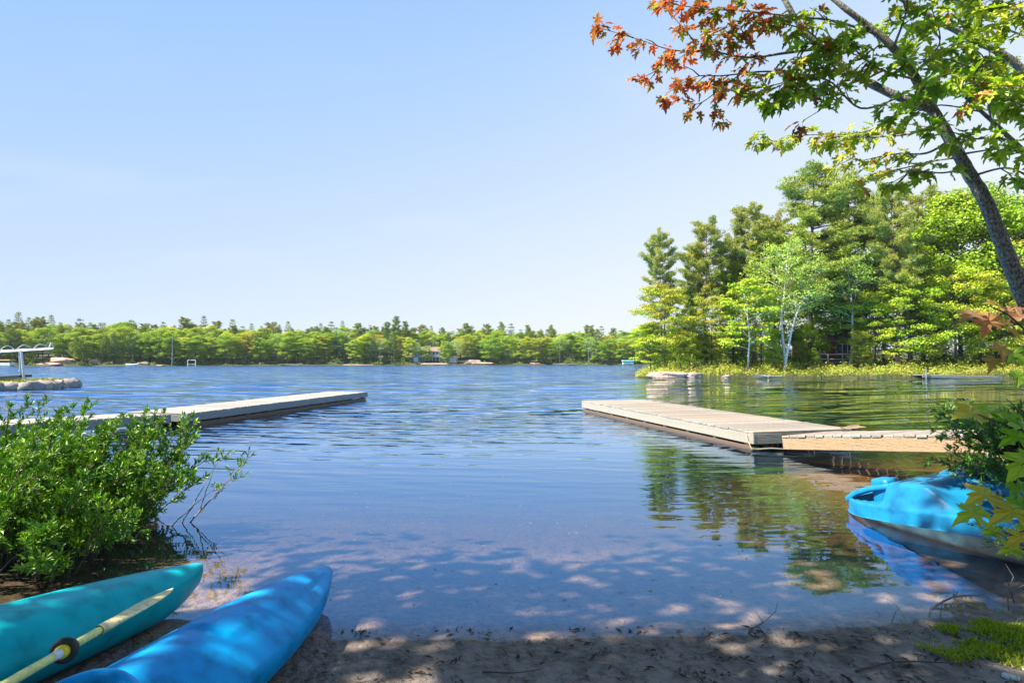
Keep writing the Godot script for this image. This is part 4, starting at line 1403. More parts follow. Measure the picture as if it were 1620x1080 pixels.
	seat.sheet(sr, Color.WHITE)
	obj("seat", seat.mesh(M.black), t)
	# grab loop at the bow
	var lp := MB.new()
	var bow := Vector3(L - 0.06, gun.call(0.02) + 0.02, 0)
	lp.tube([bow + Vector3(-0.05, 0, 0.012), bow + Vector3(0.0, 0.008, 0.0), bow + Vector3(-0.05, 0, -0.012)], [0.004, 0.004, 0.004], 6)
	obj("grab_loop", lp.mesh(m), t)

func lay(t: Node3D, bow: Vector3, stern: Vector3, L: float, roll := 0.0) -> void:
	var x := (bow - stern).normalized()
	var z := x.cross(Vector3.UP).normalized()
	var y := z.cross(x).normalized()
	t.transform = Transform3D(Basis(x, y, z).rotated(x, roll), bow - x * L)

func build_kayaks() -> void:
	rng.seed = 808
	var blue := mat(lin(0.002, 0.31, 0.72), 0.42, T.scuff, Vector3(1.1, 1.1, 1.1), T.bump, 0.06)
	var teal := mat(lin(0.003, 0.46, 0.52), 0.36, T.scuff, Vector3(0.9, 0.9, 0.9), T.bump, 0.06)
	blue.metallic_specular = 0.22
	teal.metallic_specular = 0.22
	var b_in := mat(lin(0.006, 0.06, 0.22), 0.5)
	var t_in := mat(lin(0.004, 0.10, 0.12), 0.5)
	var k := thing("kayak", "bright blue kayak drawn up on the sand, nearer to the right of the two", "kayak")
	kayak(k, 3.0, 0.63, blue, b_in, [0.74, 0.92, 0.46], 1.9, 1.0)
	lay(k, V(-1.25, -0.04, 3.88), V(-1.66, 0.13, 0.93), 3.0, 0.05)
	var g := thing("kayak", "teal green kayak drawn up on the sand beside the leafy bush", "kayak")
	kayak(g, 3.2, 0.65, teal, t_in, [1.15, 0.92, 0.46], 2.6, 0.0)
	lay(g, V(-2.10, -0.01, 3.86), V(-3.28, 0.12, 0.88), 3.2, 0.10)
	# paddle
	var p := thing("paddle", "yellow kayak paddle with black drip ring lying on the teal kayak", "paddle")
	var tip := V(-1.975, 0.285, 3.36)
	var far_end := V(-1.60, 0.60, 1.50)
	var ax := (far_end - tip).normalized()
	var side := ax.cross(Vector3.UP).normalized()
	var up := side.cross(ax).normalized()
	var wood := mat(lin(0.90, 0.76, 0.36), 0.5, T.blotch, Vector3(5, 5, 5))
	var pole := mat(lin(0.68, 0.70, 0.20), 0.4, T.scuff, Vector3(4, 4, 4))
	var b := MB.new()
	var rows := []
	for i in 19:
		var u := i / 18.0
		var s := 0.86 * u
		var w := 0.064 * pow(sin(PI * pow(u, 0.80) * 0.88 + 0.01), 1.05) * (1.0 if u < 0.75 else 1.0)
		w = maxf(w, lerpf(0.0, 0.017, smoothstep(0.55, 1.0, u)))
		var th := 0.006 + 0.011 * smoothstep(0.45, 1.0, u)
		var row := []
		for j in 14:
			var a := TAU * j / 14.0
			var ridge := 0.007 * pow(absf(sin(a)), 4.0) * smoothstep(0.05, 0.3, u)
			row.append(tip + ax * s + side.rotated(ax, 0.12) * cos(a) * maxf(w, 0.003) + up.rotated(ax, 0.12) * sin(a) * (th + ridge) * (0.25 + 0.75 * smoothstep(0.0, 0.12, u)))
		rows.append(row)
	b.sheet(rows, Color.WHITE, true, true)
	obj("blade", b.mesh(wood), p)
	var st := tip + ax * 0.84
	var en := tip + ax * 2.15
	var sh := MB.new()
	sh.tube([tip + ax * 0.74, tip + ax * 0.86, tip + ax * 1.14], [0.006, 0.0172, 0.0165], 16)
	obj("shaft", sh.mesh(pole), p)
	var fe := MB.new()
	fe.tube([tip + ax * 1.12, tip + ax * 1.215], [0.0178, 0.0178], 16)
	obj("ferrule", fe.mesh(mat(lin(0.62, 0.64, 0.66), 0.35)), p)
	var sh2 := MB.new()
	sh2.tube([tip + ax * 1.21, en], [0.0165, 0.0165], 16)
	obj("shaft", sh2.mesh(pole), p)
	var ring := MB.new()
	var pts := []
	var rs := []
	for i in 25:
		var w := TAU * i / 24.0
		pts.append(tip + ax * (1.125 + 0.004 * cos(w)) + (side * cos(w) + up * sin(w)) * 0.034)
		rs.append(0.0155)
	ring.tube(pts, rs, 10, Color.WHITE, false)
	obj("drip_ring", ring.mesh(M.black), p)
	var col := MB.new()
	col.tube([tip + ax * 1.132, tip + ax * 1.153, tip + ax * 1.165], [0.027, 0.026, 0.019], 16)
	obj("collar", col.mesh(mat(lin(0.72, 0.58, 0.02), 0.4)), p)
	var b2 := MB.new()
	var rows2 := []
	for r in rows:
		var row := []
		for q in r:
			var l: float = (q - tip).dot(ax)
			row.append(q + ax * (2.0 * 1.35 - 2.0 * l))
		rows2.append(row)
	b2.sheet(rows2, Color.WHITE, false, true)
	obj("blade", b2.mesh(wood), p)

func bumpy(x: float, a: float, b: float, s: float) -> float:
	return smoothstep(a - s, a + s, x) * (1.0 - smoothstep(b - s, b + s, x))

func build_pedal_boat() -> void:
	rng.seed = 909
	# local axes: x from the stern (0) to the bow (L), z across to the right seen from the stern's left side, y up
	var L := 2.55
	var W := 1.55
	var blue := mat(lin(0.004, 0.155, 0.32), 0.42, T.scuff, Vector3(1.0, 1.0, 1.0), T.bump, 0.05)
	var cream := mat(lin(0.62, 0.56, 0.42), 0.5, T.blotch, Vector3(0.9, 0.9, 0.9))
	var t := thing("pedal_boat", "sky blue two seat pedal boat with cream hull moored under the maple", "pedal boat")
	var half := func(x: float) -> float:
		var e := minf(x, L - x)
		return W * 0.5 * (1.0 - 0.20 * pow(1.0 - clampf(e / 0.5, 0.0, 1.0), 3.0)) * (1.0 - 0.10 * pow(clampf((0.9 - x) / 0.9, 0.0, 1.0), 2.0))
	var top := func(x: float, z: float) -> float:
		var y := 0.10
		for c in [-0.38, 0.38]:
			var dz: float = z - c
			# backrest: steep behind, sloping and hollow in front
			var back := bumpy(x, 0.62, 1.12, 0.10)
			var crest := smoothstep(0.56, 0.69, x) * (1.0 - smoothstep(1.02, 1.44, x))
			var across := 1.0 - smoothstep(0.25, 0.345, absf(dz) - 0.02)
			var hollow := 0.085 * (1.0 - clampf(dz * dz / 0.05, 0.0, 1.0)) * smoothstep(0.92, 1.12, x)
			y += (0.205 * crest - hollow * crest) * across
			# seat hollow and foot well
			y -= 0.07 * bumpy(x, 1.40, 1.76, 0.08) * (1.0 - smoothstep(0.20, 0.29, absf(dz)))
			y -= 0.16 * bumpy(x, 1.86, 2.36, 0.06) * (1.0 - smoothstep(0.22, 0.29, absf(dz)))
		# centre console
		y += 0.12 * bumpy(x, 1.2, 2.2, 0.12) * (1.0 - smoothstep(0.05, 0.11, absf(z)))
		# rim
		return y
	var b := MB.new()
	var rows := []
	var nx := 84
	var nz := 56
	for i in nx + 1:
		var x := L * i / nx
		var h: float = half.call(x)
		var row := []
		row.append(Vector3(x, -0.035, -h - 0.03))
		row.append(Vector3(x, -0.03, -h - 0.012))
		row.append(Vector3(x, 0.07, -h + 0.002))
		row.append(Vector3(x, 0.092, -h + 0.010))
		for j in nz + 1:
			var z := -h + 0.022 + (2.0 * h - 0.044) * j / nz
			row.append(Vector3(x, top.call(x, z), z))
		row.append(Vector3(x, 0.092, h - 0.010))
		row.append(Vector3(x, 0.07, h - 0.002))
		row.append(Vector3(x, -0.03, h + 0.012))
		row.append(Vector3(x, -0.035, h + 0.03))
		rows.append(row)
	# the stern is open between two side horns: leave the middle of the first part out
	var w: int = rows[0].size()
	for i in nx + 1:
		for j in w:
			b.v.append(rows[i][j]); b.c.append(Color.WHITE)
	var gone := func(i: int, j: int) -> bool:
		var p: Vector3 = (rows[i][j] + rows[i + 1][j + 1]) * 0.5
		if p.x > 0.50: return false
		for c in [-0.40, 0.40]:
			if pow(absf((p.x - 0.29) / 0.21), 3.0) + pow(absf((p.z - c) / 0.25), 3.0) < 1.0: return true
		return false
	for i in nx:
		for j in w - 1:
			if gone.call(i, j): continue
			var p := i * w + j
			b.ix.append(p); b.ix.append(p + 1); b.ix.append(p + w)
			b.ix.append(p + 1); b.ix.append(p + w + 1); b.ix.append(p + w)
	for e in [0, nx]:
		var base := b.v.size()
		for j in range(0, w):
			b.v.append(rows[e][j]); b.c.append(Color.WHITE)
			var q: Vector3 = rows[e][j]
			b.v.append(Vector3(q.x + (-0.02 if e == 0 else 0.02), -0.035, q.z)); b.c.append(Color.WHITE)
		for j in w - 1:
			var p := base + j * 2
			if e == 0:
				b.ix.append(p); b.ix.append(p + 1); b.ix.append(p + 2)
				b.ix.append(p + 2); b.ix.append(p + 1); b.ix.append(p + 3)
			else:
				b.ix.append(p); b.ix.append(p + 2); b.ix.append(p + 1)
				b.ix.append(p + 2); b.ix.append(p + 3); b.ix.append(p + 1)
	obj("deck", b.mesh(blue), t)
	# raised grab bars over the stern openings
	for c in [-0.62, 0.62]:
		var m := MB.new()
		var s := signf(c)
		m.tube([Vector3(0.05, 0.08, s * 0.60), Vector3(0.16, 0.15, s * 0.58), Vector3(0.32, 0.20, s * 0.54), Vector3(0.50, 0.225, s * 0.50), Vector3(0.66, 0.22, s * 0.42)], [0.035, 0.034, 0.034, 0.036, 0.045], 10)
		obj("grab_bar", m.mesh(blue), t)
	# rudder housing at the stern
	var rh := MB.new()
	var rr_ := []
	for k in 5:
		var y := [0.03, 0.10, 0.26, 0.29, 0.295][k] as float
		var g := [1.08, 1.05, 0.95, 0.88, 0.6][k] as float
		var row := []
		for j in 20:
			var a := TAU * j / 20.0
			var cc := cos(a)
			var ss := sin(a)
			row.append(Vector3(0.40 + signf(cc) * pow(absf(cc), 0.4) * 0.11 * g, y, 0.42 + signf(ss) * pow(absf(ss), 0.4) * 0.10 * g))
		rr_.append(row)
	rr_.append([])
	for j in 20: rr_[5].append(Vector3(0.40, 0.297, 0.42))
	rh.sheet(rr_, Color.WHITE, false, true)
	obj("rudder_housing", rh.mesh(blue), t)
	# hull
	var h := MB.new()
	var hr := []
	for i in 31:
		var x := 0.02 + (L - 0.04) * i / 30.0
		var hh: float = half.call(x) - 0.03
		var deep := 0.30 * (1.0 - pow(clampf((0.5 - x) / 0.5, 0.0, 1.0), 1.6)) * (1.0 - 0.5 * pow(clampf((x - 1.9) / 0.65, 0.0, 1.0), 2.0)) + 0.02
		var row := []
		for j in 17:
			var f := j / 8.0 - 1.0
			var pr := pow(1.0 - pow(absf(f), 4.0), 0.7)
			row.append(Vector3(x, -0.02 - deep * pr, hh * (signf(f) * pow(absf(f), 0.8)) * 0.985))
		hr.append(row)
	h.sheet(hr, Color.WHITE, false)
	obj("hull", h.mesh(cream), t)
	# pedals in each foot well
	for c in [-0.38, 0.38]:
		var m := MB.new()
		m.tube([Vector3(2.05, 0.04, c - 0.2), Vector3(2.05, 0.04, c + 0.2)], [0.012, 0.012], 8)
		m.cbox(Transform3D(Basis.from_euler(Vector3(0.3, 0, 0.5)), Vector3(2.02, 0.08, c - 0.11)), Vector3(0.10, 0.02, 0.08), 0.004)
		m.cbox(Transform3D(Basis.from_euler(Vector3(-0.3, 0, 0.5)), Vector3(2.08, 0.0, c + 0.11)), Vector3(0.10, 0.02, 0.08), 0.004)
		obj("pedal", m.mesh(M.black), t)
	# afloat at the stern, bow lifted onto the bank
	var fwd := Vector3(0.20, 0.135, 0.965).normalized()
	var zz := fwd.cross(Vector3.UP).normalized()
	var stern_left := V(3.66, 0.045, 6.22)
	var bs := Basis(fwd, zz.cross(fwd).normalized(), zz).rotated(fwd, 0.13)
	zz = bs.z
	# z axis of the boat points to the left as seen from the camera side; shift by half the width
	var edge: float = half.call(0.0)
	t.transform = Transform3D(bs, stern_left + (-zz * edge if zz.x < 0.0 else zz * edge))


# ---------------------------------------------------------------- shrubs
func small_leaf() -> ArrayMesh:
	var b := MB.new()
	# base at the origin, tip at +y, 1 long, folded along the midrib
	var pts := [Vector3(0, 0, 0), Vector3(0.11, 0.3, 0.05), Vector3(0.13, 0.6, 0.06), Vector3(0, 1, -0.06), Vector3(-0.13, 0.6, 0.06), Vector3(-0.11, 0.3, 0.05)]
	var mid := Vector3(0, 0.45, 0)
	for i in 6: b.tri(mid, pts[i], pts[(i + 1) % 6])
	return b.mesh(null, false)

func bez(a: Vector3, b: Vector3, c: Vector3, t: float) -> Vector3:
	return a.lerp(b, t).lerp(b.lerp(c, t), t)

# many wiry stems that rise from a patch and carry small leaves along their outer half
func shrub(t: Node3D, stems: Array, leaf_len: float, cols: Array, mesh: Mesh, m: Material, twigs := 7, leaves_per := 13, stem_mat: Material = null) -> void:
	var xf := []
	var cc := []
	for e in stems:
		var a: Vector3 = e[0]
		var c: Vector3 = e[1]
		var mid := a.lerp(c, 0.5) + Vector3(0, e[2], 0)
		var st := MB.new()
		var pts := []
		var rad := []
		var l := a.distance_to(c)
		for i in 8:
			pts.append(bez(a, mid, c, i / 7.0) + rvec() * 0.012)
			rad.append(lerpf(0.0085, 0.0022, i / 7.0) * clampf(l, 0.7, 1.3))
		st.tube(pts, rad, 5, Color.WHITE, false)
		var col0: Color = cols[rng.randi() % cols.size()]
		for k in twigs:
			var u := lerpf(e[3], 1.0, (k + rng.randf()) / twigs)
			var p := bez(a, mid, c, u)
			var dir := (bez(a, mid, c, minf(u + 0.05, 1.0)) - bez(a, mid, c, u - 0.05)).normalized()
			var td := (dir * 0.8 + rvec() * 0.85 + Vector3(0, 0.45, 0)).normalized()
			var tl := rr(0.10, 0.24) * (1.15 - 0.4 * u)
			if k == twigs - 1:
				p = c; td = dir; tl = 0.05
			var q := p + td * tl
			st.tube([p, q], [0.0025, 0.0012], 4, Color.WHITE, false)
			var col: Color = col0.lerp(cols[rng.randi() % cols.size()], 0.6)
			for j in leaves_per:
				var at := p.lerp(q, rr(0.15, 1.0))
				var y := (td * 0.75 + rvec() * 0.8 + Vector3(0, 0.25, 0)).normalized()
				var zz := (Vector3.UP + rvec() * 0.7).normalized()
				var x := y.cross(zz).normalized()
				zz = x.cross(y)
				var s := leaf_len * rr(0.65, 1.25)
				xf.append(Transform3D(Basis(x * s, y * s, zz * s), at))
				cc.append(tone(col, 0.2))
		obj("stem", st.mesh(stem_mat if stem_mat else M.twig), t)
	multi("foliage", mesh, xf, cc, t, m)

func build_bushes() -> void:
	rng.seed = 1001
	var leaf := small_leaf()
	var cols := [Color(0.105, 0.25, 0.02), Color(0.155, 0.31, 0.024), Color(0.075, 0.19, 0.02), Color(0.23, 0.38, 0.03)]
	# left bush, in four clumps that can be told apart by where they stand
	var clumps := [
		["leafy green bush at the left edge standing in the water behind the teal kayak", -4.75, 4.75, 0.75, 0.5, 44, 0.98, 0.42],
		["tallest part of the leafy bush at the left, farther back from the kayaks", -5.15, 6.0, 0.95, 0.65, 46, 1.2, 0.36],
		["leafy bush clump before the left dock ramp with stems leaning to the right", -4.35, 5.75, 0.6, 0.55, 40, 0.98, 0.44],
		["lower right clump of the leafy bush over dark reflections", -3.95, 5.2, 0.4, 0.55, 30, 0.70, 0.34],
	]
	for c in clumps:
		var t := thing("leafy_bush", c[0], "bush", Vector3.ZERO, 0.0, "leafy bushes standing in the water at the left")
		var stems := []
		for i in c[5]:
			var a := rr(0, TAU)
			var r := sqrt(rng.randf())
			var bx: float = c[1] + cos(a) * r * c[3]
			var bd: float = c[2] + sin(a) * r * c[4]
			var h: float = c[6] * rr(0.5, 0.98)
			var base := V(bx - 0.1, minf(land(bx, bd), 0.05) - 0.05, bd)
			var tip := V(bx + c[7] * rr(0.2, 1.3) + cos(a) * r * 0.5 * c[3], h, bd + sin(a) * r * 0.6 * c[4] + rr(-0.25, 0.2))
			stems.append([base, tip, rr(0.02, 0.16), 0.25])
		shrub(t, stems, 0.055, cols, leaf, M.bushleaf, 16, 24)
	# low shoots that lean out over the near water
	var lo := thing("leafy_bush", "low leafy shoots hanging over the dark water just behind the teal kayak", "bush", Vector3.ZERO, 0.0, "leafy bushes standing in the water at the left")
	var ls := []
	for i in 64:
		var bx := rr(-5.2, -3.3)
		var bd := rr(4.3, 5.0) - 0.25 * (bx + 4.0)
		ls.append([V(bx, -0.02, bd), V(bx + rr(0.05, 0.5), rr(0.12, 0.55), bd - rr(-0.1, 0.4)), rr(0.05, 0.2), 0.2])
	shrub(lo, ls, 0.058, cols, leaf, M.bushleaf, 10, 17)
	# the nearly bare branch that leans out over the open water
	var br := thing("bare_branch", "thin half bare branch with few leaves leaning out over the open water", "branch")
	var bs := [[V(-3.26, -0.05, 5.75), V(-2.62, 0.64, 5.7), 0.02, 0.86], [V(-3.18, 0.05, 5.75), V(-2.78, 0.52, 5.9), 0.0, 0.9], [V(-3.12, 0.12, 5.75), V(-2.90, 0.62, 5.6), 0.0, 0.9], [V(-2.98, 0.24, 5.74), V(-2.68, 0.46, 5.5), 0.0, 0.92], [V(-3.30, -0.05, 5.7), V(-3.0, 0.62, 5.9), 0.0, 0.9], [V(-3.38, -0.05, 5.6), V(-2.9, 0.35, 5.6), 0.03, 0.97]]
	shrub(br, bs, 0.055, cols, leaf, M.bushleaf, 4, 7, M.twig_grey)
	# right bush leaning over the pedal boat
	rng.seed = 1002
	var dk := [Color(0.06, 0.16, 0.03), Color(0.09, 0.20, 0.03), Color(0.12, 0.24, 0.03)]
	var rb := thing("leafy_bush", "dark small leaved bush leaning over the pedal boat from the right bank", "bush")
	var rs := []
	for i in 64:
		var base := V(rr(5.1, 5.9), 0.30, rr(5.2, 5.9))
		rs.append([base, V(rr(3.95, 5.0), rr(0.5, 1.14), rr(4.9, 5.6)), rr(0.05, 0.28), 0.55])
	shrub(rb, rs, 0.058, dk, leaf, M.bushleaf, 9, 14)
	var rb2 := thing("leafy_bush", "low fresh green shoots beside the pedal boat hull at the right edge", "bush")
	var r2 := []
	for i in 14:
		var base := V(rr(3.62, 4.0), 0.25, rr(3.9, 4.1))
		r2.append([base, V(rr(3.25, 3.85), rr(0.25, 0.55), rr(3.75, 4.1)), rr(0.0, 0.1), 0.4])
	shrub(rb2, r2, 0.040, [Color(0.13, 0.27, 0.03), Color(0.17, 0.31, 0.04)], leaf, M.bushleaf, 6, 8)


# ---------------------------------------------------------------- maples
func maple_leaf(bend: float, fold: float, twist: float) -> ArrayMesh:
	var half := [Vector2(0.0, 0.0), Vector2(0.10, -0.04), Vector2(0.27, -0.10), Vector2(0.26, 0.02), Vector2(0.40, 0.06), Vector2(0.33, 0.14), Vector2(0.20, 0.22), Vector2(0.36, 0.29), Vector2(0.56, 0.36), Vector2(0.46, 0.43), Vector2(0.55, 0.55), Vector2(0.38, 0.52), Vector2(0.15, 0.43), Vector2(0.17, 0.60), Vector2(0.25, 0.69), Vector2(0.13, 0.74), Vector2(0.09, 0.87), Vector2(0.0, 1.03)]
	var out := []
	for p in half: out.append(p)
	for i in range(half.size() - 2, 0, -1): out.append(Vector2(-half[i].x, half[i].y))
	var lift := func(p: Vector2) -> Vector3:
		return Vector3(p.x, p.y, 0.055 * sin(p.x * 21.0 + p.y * 17.0) + fold * absf(p.x) - bend * (p.y - 0.1) * absf(p.y - 0.1) - 0.5 * bend * p.x * p.x + twist * p.x * p.y)
	var b := MB.new()
	var mid: Vector3 = lift.call(Vector2(0, 0.34))
	for i in out.size(): b.tri(mid, lift.call(out[i]), lift.call(out[(i + 1) % out.size()]))
	# leaf stalk
	b.tri(Vector3(0.012, 0.0, 0), Vector3(-0.012, 0.0, 0), Vector3(0.0, -0.55, 0.05))
	return b.mesh(null, false)

var MAPLE := []
var LEAFC := {}

func maple_mats() -> void:
	MAPLE = [maple_leaf(0.25, 0.22, 0.1), maple_leaf(0.45, 0.12, -0.15), maple_leaf(0.12, 0.35, 0.05), maple_leaf(0.6, 0.2, 0.2)]
	var mk := func(list: Array) -> Array:
		var r := []
		for c in list:
			var top: float = maxf(c.r, c.g)
			var m := leafmat(Color(minf(c.r / top * 1.15, 1.0), c.g / top, c.b / top * 1.3) * 0.72, 0.5, c.linear_to_srgb())
			m.vertex_color_use_as_albedo = false
			r.append(m)
		return r
	LEAFC.green_c = [Color(0.17, 0.28, 0.025), Color(0.23, 0.33, 0.03), Color(0.13, 0.22, 0.02), Color(0.28, 0.37, 0.035)]
	LEAFC.red_c = [Color(0.55, 0.13, 0.03), Color(0.62, 0.20, 0.05), Color(0.42, 0.10, 0.03), Color(0.58, 0.26, 0.08)]
	LEAFC.brown_c = [Color(0.33, 0.13, 0.04), Color(0.38, 0.19, 0.06), Color(0.26, 0.11, 0.04), Color(0.30, 0.20, 0.04)]
	LEAFC.yellow_c = [Color(0.38, 0.46, 0.06), Color(0.46, 0.50, 0.08), Color(0.30, 0.42, 0.04), Color(0.55, 0.48, 0.07)]
	LEAFC.fresh_c = [Color(0.29, 0.40, 0.04), Color(0.36, 0.45, 0.05), Color(0.24, 0.35, 0.03), Color(0.41, 0.46, 0.05)]
	LEAFC.copper_c = [Color(0.44, 0.25, 0.11), Color(0.37, 0.23, 0.10), Color(0.30, 0.22, 0.06), Color(0.40, 0.31, 0.07)]
	for k in ["green", "red", "brown", "yellow", "fresh", "copper"]: LEAFC[k] = mk.call(LEAFC[k + "_c"])

# [transform, colour family, colour number] for one leaf at p pointing along dir
func leaf_at(p: Vector3, dir: Vector3, size: float, fam: String, face := Vector3.UP) -> Array:
	var y := (dir + Vector3(0, -0.35, 0)).normalized()
	var z := (face + rvec() * 0.55).normalized()
	var x := y.cross(z).normalized()
	z = x.cross(y)
	var s := size * rr(0.75, 1.2)
	return [Transform3D(Basis(x * s, y * s, z * s), p + y * s * 0.5), fam, rng.randi() % 4, s]

func cluster(list: Array, tw: MB, from: Vector3, dir: Vector3, l: float, n: int, size: float, fam: Callable) -> void:
	var q := from + dir * l
	tw.tube([from, from.lerp(q, 0.5) + rvec() * l * 0.06, q], [0.006, 0.004, 0.0022], 5, Color.WHITE, false)
	for i in n:
		var at := from.lerp(q, pow(rng.randf(), 0.6))
		var d := (dir * 0.55 + rvec()).normalized()
		d.y *= 0.55
		list.append(leaf_at(at, d.normalized(), size, fam.call(at)))

func pline(a: Array) -> Array:
	var r := []
	for e in a: r.append(P(e[0], e[1], e[2]))
	return r

func smooth_line(pts: Array, n: int) -> Array:
	var r := []
	for i in pts.size() - 1:
		var p0: Vector3 = pts[maxi(i - 1, 0)]
		var p1: Vector3 = pts[i]
		var p2: Vector3 = pts[i + 1]
		var p3: Vector3 = pts[mini(i + 2, pts.size() - 1)]
		for k in n:
			r.append(p1.cubic_interpolate(p2, p0, p3, float(k) / n))
	r.append(pts[-1])
	return r

func limb(t: Node3D, called: String, pts: Array, r0: float, r1: float, m: Material, sides := 10, knots := 0.0) -> Array:
	var s := smooth_line(pts, 6)
	var rad := []
	for i in s.size():
		rad.append(lerpf(r0, r1, float(i) / (s.size() - 1)) * (1.0 + knots * (0.6 * sin(i * 1.7) + rr(-0.4, 0.5))))
	var b := MB.new()
	b.tube(s, rad, sides)
	obj(called, b.mesh(m), t)
	return s

